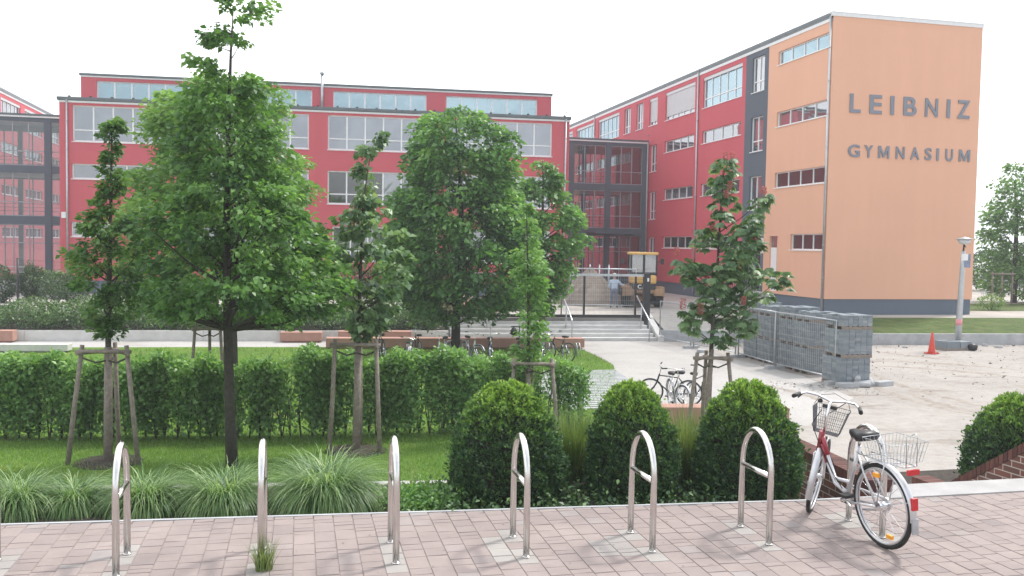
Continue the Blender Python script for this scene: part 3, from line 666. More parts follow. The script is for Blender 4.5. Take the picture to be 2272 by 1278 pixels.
# stake frames
def stakes(px, py, d, hb, ht, height, rot, label, nposts=3):
    c = A(px, py, d); root = empty("stake_frame", (c.x, c.y, LOW), rot + _a*-1, label, "tree stakes", "wooden frames of tree stakes")
    ang = [rad(205), rad(-25), rad(90)]; tops = []
    for a in ang[:nposts]:
        f = V((math.cos(a)*hb, math.sin(a)*hb*.8, -.1)); t = V((math.cos(a)*ht, math.sin(a)*ht*.8, height)); tops.append(t)
        p = MB(); mid = (f+t)/2+V((random.uniform(-.01, .01), random.uniform(-.01, .01), 0)); p.tube([f, mid, t+(t-f).normalized()*.09], [.046, .043, .040], 10); p.build("post", wood_g, root)
    for i in range(nposts):
        a, e = tops[i], tops[(i+1) % nposts]; dd = (e-a).normalized()*.09; dz = V((0, 0, -.02 if i == 0 else -.05))
        q = MB(); q.tube([a-dd+dz+V((0, -.045, 0)), e+dd+dz+V((0, -.045, 0))], .036, 8); q.build("crossbar", wood_g, root)
    st = MB()
    for t in tops: st.tube([t+V((0, 0, -.14)), V((t.x*.45, t.y*.45, height-.24)), V((0, 0, height-.2))], .018, 6)
    st.build("tie_strap", bark, root)
    sl = MB(); sl.lathe((0, 0, 0), [(.62, .0), (.6, .02), (.3, .05), (.05, .06)], 18); o = sl.build("mulch", soil, root)
    return root
stakes(240, 1025, 16.5, .70, .44, 2.08, .05, "leftmost stake frame, three grey posts around the wispy slim tree")
stakes(790, 1003, 17.7, .55, .44, 2.14, 0, "central stake frame, three grey posts around the open young tree before the hedge")
stakes(1180, 960, 19.55, .60, .44, 1.58, .0, "stake frame half hidden behind the leftmost box bush")
stakes(1572, 965, 19.45, .62, .38, 1.78, .1, "stake frame around the red flowering chestnut before the pink bench block")
stakes(462, 868, 24.6, .5, .36, 1.72, .2, "stake frame beyond the hedge beside the tall central trunk")

# hedge
def hedge():
    root = empty("hedge", tuple(G(500, 983, LOW)), 0, "long loosely clipped leafy hedge across the lawn behind the staked trees", "hedge")
    xs = np.linspace(-60, 1310, 300)
    n = 92000; px = rng.uniform(-80, 1310, n); 
    yb = np.interp(px, [-80, 0, 600, 1000, 1310], [987, 985, 982, 972, 950]); base = np.array([tuple(G(float(a), float(c), LOW)) for a, c in zip(xs, np.interp(xs, [-80, 0, 600, 1000, 1310], [987, 985, 982, 972, 950]))])
    bx = np.interp(px, xs, base[:, 0]); by = np.interp(px, xs, base[:, 1])
    top = 1.60*np.interp(px, [-80, 600, 680, 1310], [1, 1, 1.07, 1.07]) + .09*np.sin(px*.021)+.07*np.sin(px*.057+1)+.06*np.sin(px*.13)+rng.normal(0, .03, n)
    top = top*np.interp(px, [-80, 600, 640, 690, 900, 1100, 1200, 1250, 1310], [1, 1, .97, 1.02, 1.0, .98, .85, .88, .7])
    t = rng.uniform(.0, 1, n)**.75
    dens = .5+.5*np.sin(px*.045+.6*np.sin(px*.011)) ; dens = .30+.70*dens+.25*np.sin(px*.11+t*4)
    gap = np.interp(px, [-80, 585, 600, 640, 660, 1180, 1230, 1310], [1, 1, .35, .35, 1, 1, .35, .4])
    keep = rng.uniform(0, 1, n) < np.clip(dens*gap*(.5+1.3*t), 0, 1)*np.where(t < .1, .5, 1)
    px, bx, by, top, t = px[keep], bx[keep], by[keep], top[keep], t[keep]; n = len(px)
    thick = .42*(.75+.25*np.sin(px*.05))
    dy = np.clip(rng.normal(0, .55, n), -1, 1)*thick
    pts = np.stack([bx+rng.normal(0, .04, n), by+.45+dy, LOW+t*top], 1)
    up = np.array([0, 0, .35])
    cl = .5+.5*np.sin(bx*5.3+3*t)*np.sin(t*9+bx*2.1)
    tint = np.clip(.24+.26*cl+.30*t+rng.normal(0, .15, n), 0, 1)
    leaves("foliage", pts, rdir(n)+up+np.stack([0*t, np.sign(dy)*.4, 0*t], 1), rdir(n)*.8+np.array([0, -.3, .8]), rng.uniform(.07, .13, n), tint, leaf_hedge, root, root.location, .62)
    b = MB()
    for k in range(58):
        x = -70+k*24+random.uniform(-6, 6); y = float(np.interp(x, [-80, 0, 600, 1000, 1310], [987, 985, 982, 972, 950])); p = G(x, y, LOW)+V((0, .45+random.uniform(-.12, .12), -.02))
        for j in range(3):
            b.tube([p, p+V((random.uniform(-.1, .1), random.uniform(-.1, .1), .6)), p+V((random.uniform(-.25, .25), random.uniform(-.15, .15), 1.4))], [.016, .011, .004], 5, cap=False)
    b.build("stems", bark_d, root, world=True)
hedge()

# dark shrubs and ground cover on the upper terrace at the left
def shrub(name, px, py, d, w, h, zb, label, lm, n=2600, group=None, ls=.1, tm=.4):
    c = A(px, py, d); root = empty(name, (c.x, c.y, zb), 0, label, "shrub", group)
    u = rdir(n); r = rng.uniform(.35, 1, n)**.5; lump = 1+.18*np.sin(u[:, 0]*6+px)+.15*np.sin(u[:, 2]*8+u[:, 1]*5)
    pts = u*(r*lump)[:, None]*np.array([w/2, w/2*.8, h/2]) + np.array([0, 0, h*.55])
    leaves("foliage", pts, u+rdir(n)*.7+np.array([0, 0, .3]), u+rdir(n)*.6+np.array([0, 0, .6]), rng.uniform(.7, 1.3, n)*ls, np.clip(rng.normal(tm, .2, n)+.1*u[:, 2], 0, 1), lm, root)
    b = MB()
    for k in range(5): b.tube([(random.uniform(-.08, .08), random.uniform(-.08, .08), -.05), (random.uniform(-.3, .3)*w, random.uniform(-.2, .2)*w, h*.6)], [.03, .008], 5)
    b.build("stems", bark_d, root)
for i, (px, py, d, w, h, lb) in enumerate([(8, 690, 43.5, 1.5, 1.5, "dark shrub at the left picture edge above the white retaining wall"), (72, 685, 44, 1.2, 1.7, "narrow dark shrub beside the thin green fence post"), (150, 690, 43, 2.3, 1.45, "wide dark shrub below the corner of the left building"),
        (118, 630, 47, 2.6, 1.4, "green shrub against the base of the left building corner"), (300, 690, 43.5, 2.1, 1.9, "dark shrub glimpsed between the slim tree and the broad pale tree"), (700, 690, 43, 1.7, 1.9, "dark shrub between the wooden posts left of the young tree"),
        (770, 690, 44, 1.9, 2.1, "dark shrub behind the trunk of the young tree"), (850, 690, 44.5, 2.2, 2.2, "dark shrub left of the row of pale posts"), (925, 690, 45, 2.2, 2.1, "dark shrub among the pale posts by the stairs")]):
    shrub("shrub", px, py, d, w, h, COURT, lb, leaf_dark if i != 3 else leaf_horn, 2400, "shrubs on the upper terrace", .11)
b = MB()
tp_ = [(8, 598, 46.5)]
for i, (px, lb) in enumerate([(697, "pale wooden post left of a gap in the shrubs"), (727, "pale wooden post right of a gap in the shrubs, left of the young tree"), (872, "first pale post of three left of the wide stairs"), (905, "middle pale post of three left of the wide stairs"), (934, "last pale post of three, nearest the wide stairs")]):
    p = A(px, 705, 42.0); b = MB(); b.tube([(0, 0, -.1), (0.01, 0, 1.0), (0, 0, 2.0)], .055, 10); b.lathe((0, 0, 2.0), [(.055, 0), (.045, .03), (.01, .045)], 10)
    o = b.build("wooden_post", wood_g); o.location = (p.x, p.y, COURT); tag(o, lb, "post", "wooden posts on the upper terrace")
p = A(40, 690, 42.5); b = MB(); b.tube([(0, 0, -.1), (0, 0, 2.15)], .05, 8); b.lathe((0, 0, 2.15), [(.05, 0), (.05, .03), (.02, .05)], 8); o = b.build("fence_post", MATS["black_paint"]); o.location = (p.x, p.y, COURT); tag(o, "thin dark fence post among the shrubs at the far left", "post")
n = 26000; px = rng.uniform(-40, 985, n); t = rng.uniform(0, 1, n)
bx = np.interp(px, [-40, 55, 640, 985], [-12.3, -10.5, -.4, 5.8]); by = np.interp(px, [-40, 55, 640, 985], [38.9, 38.75, 37.95, 37.55]); dy = rng.uniform(.15, 2.6, n)
hh = (.42+.15*np.sin(px*.05)+.1*np.sin(px*.013))*(1-np.clip((.5-dy)/.5, 0, 1)*.5)
pts = np.stack([bx+rng.normal(0, .05, n), by+dy, -1.36+dy*.2+t**.6*(hh+.18)], 1)
gcov = leaves("ground_cover", pts, rdir(n)+np.array([0, -.3, .5]), rdir(n)*.7+np.array([0, -.2, 1]), rng.uniform(.07, .15, n), np.clip(rng.normal(.42, .2, n)+.2*(t-.5), 0, 1), leaf_jun)
tag(gcov, "low evergreen ground cover above the pale retaining wall", "ground cover", kind="stuff")

# ------------------------------------------------------------------ retaining walls, benches, stairs
def wallrun(name, pts, z0, z1, th, m, label, seg=3.0):
    b = MB(); 
    for (x0, y0), (x1, y1) in zip(pts, pts[1:]):
        L = math.hypot(x1-x0, y1-y0); k = max(1, int(L/seg))
        for i in range(k):
            f0, f1 = i/k, (i+1)/k-.012/L
            xa, ya, xb, yb = x0+(x1-x0)*f0, y0+(y1-y0)*f0, x0+(x1-x0)*f1, y0+(y1-y0)*f1
            b.prism([(xa, ya), (xb, yb), (xb, yb+th), (xa, ya+th)], z0, z1+.003*(i % 2))
    o = b.build(name, m, at=(*pts[0], z0)); tag(o, label, "wall"); return o
wallrun("retaining_wall", WALLPTS, LOW-.3, -1.28, .2, concrete_w, "long pale retaining wall left of the wide stairs, below the ground cover")
wallrun("retaining_wall", WALLR, LOW-.3, -1.22, .2, concrete, "low grey retaining wall right of the stairs, in front of the grassy bank")
sheet("upper_bed", [(-30, 40.35), (-10.5, 38.87), (-.4, 38.1), (6.1, 37.6), (6.2, 40.6), (-.4, 41), (-10.5, 41.7), (-30, 43)], -1.1, soil, zs=[-1.32, -1.32, -1.32, -1.32, COURT+.01, COURT+.01, COURT+.01, COURT+.01])
b = MB(); nst = 6
P0 = V((6.25, 37.40, 0)); P1 = V((15.2, 36.68, 0)); u = (P1-P0).normalized(); nn = V((-u.y, u.x, 0)); L = (P1-P0).length
b.fr = frame(P0, u, nn)
for k in range(nst):
    b.box((0, .32*k, LOW-.3), (L-.05*k, .32*k+.32 if k < nst-1 else 2.3, LOW+.15*(k+1)), t=.5)
    b.box((0, .32*k-.018, LOW+.15*(k+1)-.05), (L-.05*k, .32*k-.001, LOW+.15*(k+1)-.001), 1)
stairs = b.build("stairs", [stair_stone, stair_stone], at=tuple(P0+V((0, 0, LOW)))); tag(stairs, "wide flight of six pale concrete steps up to the black gate", "stairs")
ck = MB(frame(P0, u, nn))
prof_ = [(-.1, LOW-.2), (-.1, LOW+.22), (1.9, COURT+.16), (2.4, COURT+.16), (2.4, LOW-.2)]
i0 = [ck.P((L+.02, y, z)) for y, z in prof_]; i1 = [ck.P((L+.30, y, z)) for y, z in prof_]
for f in [i0[::-1], i1] + [[i0[k], i0[(k+1) % 5], i1[(k+1) % 5], i1[k]] for k in range(5)]: ck.f.append(f); ck.mi.append(0); ck.sm.append(False); ck.t.append(.5)
ck.build("cheek_wall", concrete_w, stairs, at=None).location = (0, 0, 0)
for o_ in stairs.children:
    for v_ in o_.data.vertices: v_.co -= P0+V((0, 0, LOW))
def handrail(a, lbl):
    fr_ = frame(P0, u, nn); b = MB(fr_)
    b.tube([(a, -.35, LOW+.02), (a, -.35, LOW+.85), (a, -.25, LOW+.95), (a, 1.7, COURT+.98), (a, 2.0, COURT+.98), (a, 2.0, COURT)], .03, 8); b.tube([(a, .9, LOW+.35), (a, .9, LOW+1.5)], .025, 8)
    o = b.build("handrail", zinc, at=tuple(fr_((a, -.35, LOW)))); tag(o, lbl, "handrail")
handrail(.18*L, "bent steel handrail behind the thick trunk at the left of the stairs"); handrail(.57*L, "bent steel handrail in the middle of the wide stairs"); handrail(L-.45, "bent steel handrail at the right end of the wide stairs")
def bench(name, pl, pr, dep, z0, h, m, label, legs=True):
    pl, pr = V(pl), V(pr); u_ = (pr-pl); L_ = u_.length; u_.normalize(); n_ = V((-u_.y, u_.x, 0)); b = MB(lambda p: u_*p[0]+n_*p[1]+ZZ*p[2])
    if legs:
        b.box((.15, .08, -.02), (L_-.15, dep-.08, .06)); b.prism([(0, 0), (L_, 0), (L_, dep), (0, dep)], .06, h)
    else: b.prism([(0, 0), (L_, 0), (L_, dep), (0, dep)], -.02, h)
    o = b.build(name, m, bevel=.015); o.location = (pl.x, pl.y, z0); tag(o, label, "bench", "concrete bench blocks")
bench("bench_block", (4.3-3.3, 34.95, 0), (11.05, 34.05, 0), .55, LOW, .42, terra, "very long terracotta bench block running in front of the wide stairs")
bench("bench_block", (1.55, 38.0-.8, 0), (4.5, 37.74-.8, 0), .55, LOW, .46, terra, "short terracotta bench block against the retaining wall left of the stairs")
bench("bench_block", (-.75, 38.0-.65, 0), (.9, 37.85-.65, 0), .5, LOW, .42, terra, "terracotta bench block mostly hidden behind the broad pale tree")
bench("bench_block", (-14.6, 38.95-.6, 0), (-10.75, 38.72-.6, 0), .5, LOW, .47, terra, "terracotta bench block at the far left against the retaining wall")
bench("bench_block", (8.0, 19.1, 0), (11.0, 18.55, 0), .5, LOW, .45, terra, "pink bench block behind the right box bush, by the chestnut tree")
q0, q1 = G(-20, 783, LOW), G(150, 783, LOW)
bench("slab_bench", q0, q1, .5, LOW, .3, concrete_w, "low pale slab bench at the left edge beyond the hedge")
# striped slabs in the grass where the bikes stand
b = MB(); a0 = G(1205, 905, LOW); 
for k in range(26):
    y = 21.4+k*.27; xr = 9.1+.15*(y-21.4)+.1; xl = 6.6
    if y > 28: break
    b.box((xl, y, LOW), (xr, y+.17, LOW+.03))
tag(b.build("striped_paving", concrete), kind="structure")

# ------------------------------------------------------------------ gate and fences
def wiregrid(b, x0, x1, z0, z1, dx, dz, r):
    k = x0+dx
    while k < x1-.01: b.box((k-r, -r, z0), (k+r, r, z1)); k += dx
    k = z0+dz
    while k < z1-.01: b.box((x0, -r-.004, k-r), (x1, r-.004+.001, k+r)); k += dz
gl, gr = G(970, 703, COURT), G(1436, 705, COURT); gu = (gr-gl); GL = gu.length; rz = math.atan2(gu.y, gu.x)
root = empty("sliding_gate", gl, rz, "black framed mesh gate across the top of the wide stairs", "gate")
b = MB(); H_ = 1.92
b.box((0, -.05, .0), (GL, .05, .13))
for x in (0.0, .24, .485, .69, .94):
    xx = x*GL; b.box((xx-.04, -.04, .13), (xx+.04, .04, H_-.06))
b.build("gate_frame", blackm, root)
b = MB(); b.box((-.04, -.05, H_-.06), (GL-.2, .05, H_+.04)); b.build("top_rail", galv, root)
b = MB(); wiregrid(b, 0, GL-.1, .13, H_-.06, .055, .2, .003); b.build("mesh_infill", blackm, root)
b = MB(); b.box((GL-.2, -.14, -.05), (GL+.08, .14, H_+.08)); b.build("gate_post", blackm, root)
b = MB(); b.box((GL-.08, -.152, H_-.28), (GL, -.141, H_-.12)); b.build("warning_plate", whitem, root)
def site_panel(p0, p1, H, label, zb=LOW, foot=True):
    p0, p1 = V(p0), V(p1); L_ = (p1-p0).length; rz_ = math.atan2(p1.y-p0.y, p1.x-p0.x)
    root = empty("site_fence_panel", (p0.x, p0.y, zb), rz_, label, "fence panel", "temporary site fence panels")
    b = MB(); b.tube([(0.03, 0, .08), (.03, 0, H), (L_-.03, 0, H), (L_-.03, 0, .08)], .03, 8); b.tube([(.03, 0, .2), (L_-.03, 0, .2)], .02, 6); b.build("frame", galv, root)
    b = MB(); wiregrid(b, .03, L_-.03, .2, H, .11, .26, .0035); b.build("wire_mesh", galv, root)
    if foot:
        b = MB(); b.prism([(-.12, -.32), (.12, -.32), (.12, .32), (-.12, .32)], -.01, .11); b.build("foot_block", concrete, root)
    return root
f1, f2, f3 = V((16.0, 30.75, 0)), V((15.85, 27.8, 0)), V((15.95, 24.35, 0))
site_panel(f2, f1, 1.95, "site fence panel in front of the far pair of paver stacks, right of the chestnut"); site_panel(f3, f2, 1.95, "site fence panel in front of the near paver stacks")
site_panel((15.55, 33.9, 0), (15.35, 36.75, 0), 1.75, "site fence panel between the wide stairs and the chestnut tree"); site_panel((16.0, 30.9, 0), (15.6, 33.8, 0), 1.95, "site fence panel hidden behind the chestnut crown")
p = G(1880, 856, LOW); b = MB(); b.prism([(-.35, -.13), (.35, -.11), (.33, .13), (-.36, .12)], -.01, .14); o = b.build("foot_block", concrete, bevel=.02); o.location = p+V((-.15, -.25, 0)); tag(o, "concrete fence foot at the corner of the nearest paver stack", "concrete block")
p = G(1960, 856, LOW); b = MB(); b.prism([(-.35, -.13), (.35, -.11), (.33, .13), (-.36, .12)], -.01, .15); o = b.build("foot_block", concrete, bevel=.02); o.location = p; o.rotation_euler = (0, 0, .3); tag(o, "loose concrete block right of the pile of round stubs", "concrete block")
p = A(1600, 610, 47)
# barrier of pale posts in front of the glass link
for i, (px, h_) in enumerate([(1264, 1.9), (1270, 1.9), (1308, 1.75), (1329, 1.75), (1350, 1.75)]):
    q = A(px, 640, 50); b = MB(); b.tube([(0, 0, -.1), (0, 0, 2.15)], .045, 8); b.lathe((0, 0, 2.15), [(.045, 0), (.05, .01), (.02, .03)], 8); o = b.build("steel_post", galv); o.location = (q.x, q.y, COURT); tag(o, ["leftmost thin post of the close pair before the glass link", "second thin post of the close pair before the glass link", "first of three single steel posts behind the sand heap", "middle of three single steel posts behind the sand heap", "last of three single steel posts, nearest the worker"][i], "post", "thin steel posts before the glass link")
q0, q1 = A(1222, 640, 46), A(1412, 640, 46); root = site_panel((q0.x, q0.y, 0), (q1.x, q1.y, 0), 2.05, "long pale fence panel behind the sand heap", COURT, False)
# heaps
def heap(name, c, rx, ry, h, m, label):
    b = MB(); n = 40; rings = 14; idx = []
    for k in range(rings+1):
        f = k/rings; row = []
        for j in range(n):
            a = 2*math.pi*j/n; lump = 1+.12*math.sin(a*3+1)+.07*math.sin(a*7+k*.6)
            z = h*(1-f)**.85*(1+.05*math.sin(j*1.7+k)) if k < rings else -.08
            row.append(b.P((rx*f*lump*math.cos(a), ry*f*lump*math.sin(a), z)))
        idx.append(row)
    for a_, c_ in zip(idx, idx[1:]):
        for j in range(n): b.f.append([a_[j], a_[(j+1) % n], c_[(j+1) % n], c_[j]]); b.mi.append(0); b.sm.append(True); b.t.append(.5)
    o = b.build(name, m); o.location = c; tag(o, label, "heap")
q = A(1308, 670, 49.5); heap("sand_pile", (q.x, q.y, COURT), 2.0, 1.7, 2.0, sandheap, "grey brown sand heap behind the black gate, left of the worker")
q = A(1030, 690, 42.5); heap("dirt_pile", (q.x-.3, q.y, COURT), 1.8, 1.4, .95, dirtheap, "brown earth heap behind the left part of the black gate")

# ------------------------------------------------------------------ pallets of paving blocks
def pallet_load(nlay, seed, nx=5, ny=5, fill=1.0):
    root = empty("paver_pallet"); r_ = random.Random(seed)
    w = .5; b = MB()
    for y in (-w, -.06, w-.12): b.box((-w, y, 0), (w, y+.12, .09))
    for k in range(6): b.box((-w+k*.176, -w, .092), (-w+k*.176+.11, w, .112))
    b.build("pallet", wood_g, root)
    b = MB(); z = .113; hl = .082
    for k in range(nlay):
        for i in range(nx):
            for j in range(ny):
                if k == nlay-1 and r_.random() > fill: continue
                if 0 < i < nx-1 and 0 < j < ny-1 and k < nlay-2: continue
                s = 2*w/nx; s2 = 2*w/ny; e = .004; jx, jy = r_.uniform(-.006, .006), r_.uniform(-.006, .006)
                b.box((-w+i*s+e+jx, -w+j*s2+e+jy, z), (-w+(i+1)*s-e+jx, -w+(j+1)*s2-e+jy, z+hl-.004), t=min(1, max(0, r_.gauss(.5, .22))))
        z += hl
    b.build("block_stack", blockm, root)
    return root, z
pl_a, ha = pallet_load(9, 3, 5, 4); pl_b, hb_ = pallet_load(4, 5, 6, 3, .85); pl_c, hc = pallet_load(3, 9, 5, 5, .5)
tag(pl_a, cat="pallet")
cols = [(16.42, 24.5, 0, "nearest stack, beside the round stubs"), (16.72, 26.75, 0, "second stack, near half"), (16.78, 27.85, .02, "second stack, far half"), (16.80, 29.42, -.02, "third stack, near half"), (16.88, 30.55, 0, "farthest stack")]
used = {0: False, 1: False, 2: False}
for i, (cx, cy, rz_, nm) in enumerate(cols):
    for lev in range(3):
        src = pl_a if lev < 2 else (pl_b if i % 2 == 0 else pl_c)
        key = 0 if lev < 2 else (1 if i % 2 == 0 else 2)
        o = src if not used[key] else copy_tree(src); used[key] = True
        zz = LOW + (0 if lev == 0 else ha if lev == 1 else 2*ha)
        o.location = (cx+random.uniform(-.03, .03), cy+random.uniform(-.02, .02), zz); o.rotation_euler = (0, 0, rz_+random.uniform(-.015, .015)+(0 if lev != 1 else .01))
        if lev == 2: o.scale = (.97, .97, 1)
        tag(o, ["bottom pallet", "middle pallet", "low top pallet"][lev]+" of grey paving blocks in the "+nm, "pallet", "pallets of grey paving blocks")
# pile of round stubs at the near corner
q = G(1905, 856, LOW)
stub_l = ["leftmost leaning round concrete stub at the stack corner", "round stub lying on top of the small pile", "round stub in the middle of the small pile", "round stub lying flat to the front of the pile", "rightmost round stub of the small pile"]
for i, (dx, dy, dz, ry, rz_) in enumerate([(-.25, .1, .12, 1.1, .4), (.0, .05, .24, 1.35, .9), (.12, -.1, .09, 1.57, .2), (-.08, -.28, .08, 1.57, -.5), (.42, .0, .1, 1.3, 1.2)]):
    b = MB(); b.lathe((0, 0, 0), [(.05, -.24), (.085, -.23), (.085, .2), (.07, .24), (.04, .245)], 14); o = b.build("concrete_stub", concrete); o.location = q+V((dx, dy, dz)); o.rotation_euler = (0, ry, rz_); tag(o, stub_l[i], "concrete stub", "round concrete stubs by the stacks")
# small rubble by the stacks and lamp
for i, (px, py, s_, lb) in enumerate([(1555, 782, .25, "broken slab on the ground left of the far stacks"), (2185, 768, .2, "dark clod of rubble right of the lamp base"), (2215, 772, .16, "small stone at the right of the lamp base"), (2010, 772, .14, "small stone left of the traffic cone")]):
    p = G(px, py, LOW); b = MB(); b.prism([(-s_, -s_*.5), (s_*.8, -s_*.6), (s_, s_*.4), (-s_*.3, s_*.6)], -.02, s_*.55); o = b.build("rubble", concrete, bevel=.03); o.location = p; o.rotation_euler = (.15, .1, i); tag(o, lb, "rubble")

# tyre tracks and clods on the sand
trm = mat("churned_sand", (.24, .2, .165), .95, 0, .3, 5, .6, 18, c2=(.36, .33, .30))
b = MB()
for (xa, ya, xb, yb, bend) in [(1940, 832, 2200, 905, 8), (1925, 845, 2150, 920, 10), (1950, 800, 2272, 822, -6), (1945, 812, 2272, 838, -6), (2020, 872, 2272, 930, 12), (1935, 778, 2120, 800, 5), (1620, 840, 1860, 905, -8)]:
    p0, p1 = G(xa, ya, LOW), G(xb, yb, LOW); k_ = 26; prev = None; sd = (p1-p0).cross(ZZ).normalized()
    for k in range(k_+1):
        f = k/k_; c = p0.lerp(p1, f) + sd*(math.sin(f*3.1)*bend*.05+random.gauss(0, .04)); w_ = .10+.07*random.random(); h_ = (.012+.045*random.random())*math.sin(math.pi*min(1, max(0, f*.96+.02)))
        row = [b.P(c+sd*o_+ZZ*z_) for o_, z_ in ((-w_*1.6, -.01), (-w_*.5, h_), (w_*.4, h_*.55), (w_*1.5, -.01))]
        if prev:
            for j in range(3): b.f.append([prev[j], prev[j+1], row[j+1], row[j]]); b.mi.append(0); b.sm.append(True); b.t.append(.5)
        prev = row
tag(b.build("tyre_tracks", trm), kind="structure")
n = 1500; u_ = rng.uniform(1900, 2272, n); v_ = rng.normal(800, 42, n).clip(768, 930); k1 = 420; u_[:k1] = rng.uniform(1640, 1960, k1); v_[:k1] = 838+(u_[:k1]-1640)*.085+np.abs(rng.normal(0, 9, k1))
pts = np.array([tuple(G(float(a), float(c), LOW+.008)) for a, c in zip(u_, v_)]); d_ = rdir(n); d_[:, 2] *= .3
o = leaves("gravel", pts, d_, np.array([0, 0, 1.0])+rdir(n)*.5, rng.exponential(.022, n)+.012, rng.uniform(0, 1, n), tintmat("gravel_bits", [(.21, .18, .15), (.30, .27, .24), (.42, .40, .38)]), None, None, .8, .25); tag(o, "clods and gravel strewn on the sandy yard", "gravel", kind="stuff")
# ------------------------------------------------------------------ cone, lamp, bin
q = G(2067, 785, LOW); root = empty("traffic_cone", q, .3, "red traffic cone on the sand left of the lamp", "traffic cone")
b = MB(); b.prism([(-.2, -.2), (.2, -.2), (.2, .2), (-.2, .2)], 0, .05); b.build("base", cone_m, root)
b = MB(); b.lathe((0, 0, .05), [(.15, 0), (.14, .04), (.035, .80), (.02, .83)], 20); b.build("cone_body", cone_m, root)
q = G(2124, 773, LOW); root = empty("street_lamp", q, 0, "grey street lamp with a flat hat standing before the orange gable", "street lamp")
b = MB(); b.tube([(.02, .0, .3), (.035, 0, 1.3), (.1, 0, 3.6), (.11, 0, 4.15)], [.135, .125, .10, .085], 14); b.build("pole", zinc, root)
b = MB(); b.tube([(.11, 0, 4.15), (.13, 0, 4.45)], .035, 8); b.tube([(.13, -.0, 4.32), (.21, -.02, 4.30), (.13, 0, 4.42)], .02, 6); b.build("bracket", blackm, root)
b = MB(); b.lathe((.14, 0, 4.62), [(.02, -.2), (.2, -.17), (.27, .0)], 20); b.build("shade", glassmat("lamp_glass", (.5, .52, .54), .2), root)
b = MB(); b.lathe((.14, 0, 4.63), [(.33, 0), (.34, .03), (.12, .09), (.02, .12)], 24); b.build("hat", zinc, root)
b = MB(); b.box((-.04, -.16, 3.75), (.22, -.125, 4.02)); b.build("sign_plate", whitem, root)
b = MB(); b.box((.1, -.12, 3.45), (.38, .1, 3.72)); b.box((.26, -.1, 3.73), (.4, .1, 4.02)); b.build("control_box", mat("blue_grey_box", (.2, .25, .36), .5), root)
b = MB(); b.lathe((.03, 0, 1.0), [(.132, 0), (.131, .25)], 14); b.build("marking", mat("pink_tape", (.75, .3, .33), .6), root)
q = G(2118, 776, LOW); b = MB(); root = empty("weight_pallet", q, .1, "pallet of concrete weights holding up the street lamp", "pallet")
b.box((-.75, -.35, 0), (.6, .45, .1)); b.build("pallet", wood_g, root)
b = MB(); b.box((-.7, -.3, .10), (-.02, .4, .38), t=.3); b.box((.0, -.32, .10), (.56, .4, .36), t=.6); b.build("weights", blockm, root)
q = A(2160, 752, 39.2); b = MB(); b.lathe((0, 0, 0), [(.05, 0), (.17, .05), (.2, .22), (.08, .3)], 10); o = b.build("black_sack", plastic); o.location = (q.x, q.y, LOW+.3); tag(o, "black sack on the sand just right of the lamp base", "sack")
q = G(2158, 778, LOW); o.location = (q.x, q.y, LOW-.01)
q = A(1652, 930, 20.9); root = empty("litter_bin", (q.x, q.y, LOW), .2, "dark litter bin peeking over the right box bush beside the path", "bin")
b = MB(); b.box((-.19, -.17, -.01), (.19, .17, .7)); b.build("body", plastic, root)
b = MB(); b.box((-.2, -.18, .86), (.2, .18, .9)); 
for sx in (-.18, .15):
    for sy in (-.16, .13): b.box((sx, sy, .70), (sx+.03, sy+.03, .86))
b.build("lid", plastic, root)

# ------------------------------------------------------------------ buildings
def onY(px, py, Y): d = ray(px, py); return CC + d*(Y/d.y)
def facade(root, name, fr_, L, z0, z1, ops, mats, zone=None, rev=.17):
    """wall with real openings: grid cells outside the openings plus their reveals"""
    b = MB(fr_); xs = sorted({0, L, *[round(o[0], 4) for o in ops], *[round(o[1], 4) for o in ops], *([] if zone is None else [z for z, _ in zone[:-1]])}); zs = sorted({z0, z1, *[round(o[2], 4) for o in ops], *[round(o[3], 4) for o in ops]})
    def mi(x):
        if zone is None: return 0
        for e, k in zone:
            if x < e: return k
        return zone[-1][1]
    for xa, xb in zip(xs, xs[1:]):
        xm = (xa+xb)/2; run = None
        for za, zb in zip(zs, zs[1:]):
            zm = (za+zb)/2
            hole = any(o[0] < xm < o[1] and o[2] < zm < o[3] for o in ops)
            if not hole: b.face([(xa, 0, za), (xb, 0, za), (xb, 0, zb), (xa, 0, zb)], mi(xm))
    for o in ops:
        x0, x1, za, zb = o[:4]; k = mi((x0+x1)/2)
        for q in ([(x0, 0, za), (x0, -rev, za), (x0, -rev, zb), (x0, 0, zb)], [(x1, -rev, za), (x1, 0, za), (x1, 0, zb), (x1, -rev, zb)], [(x0, 0, zb), (x0, -rev, zb), (x1, -rev, zb), (x1, 0, zb)], [(x0, -rev, za), (x0, 0, za), (x1, 0, za), (x1, -rev, za)]): b.face(q, k)
    return b.build(name, mats, root, world=True)
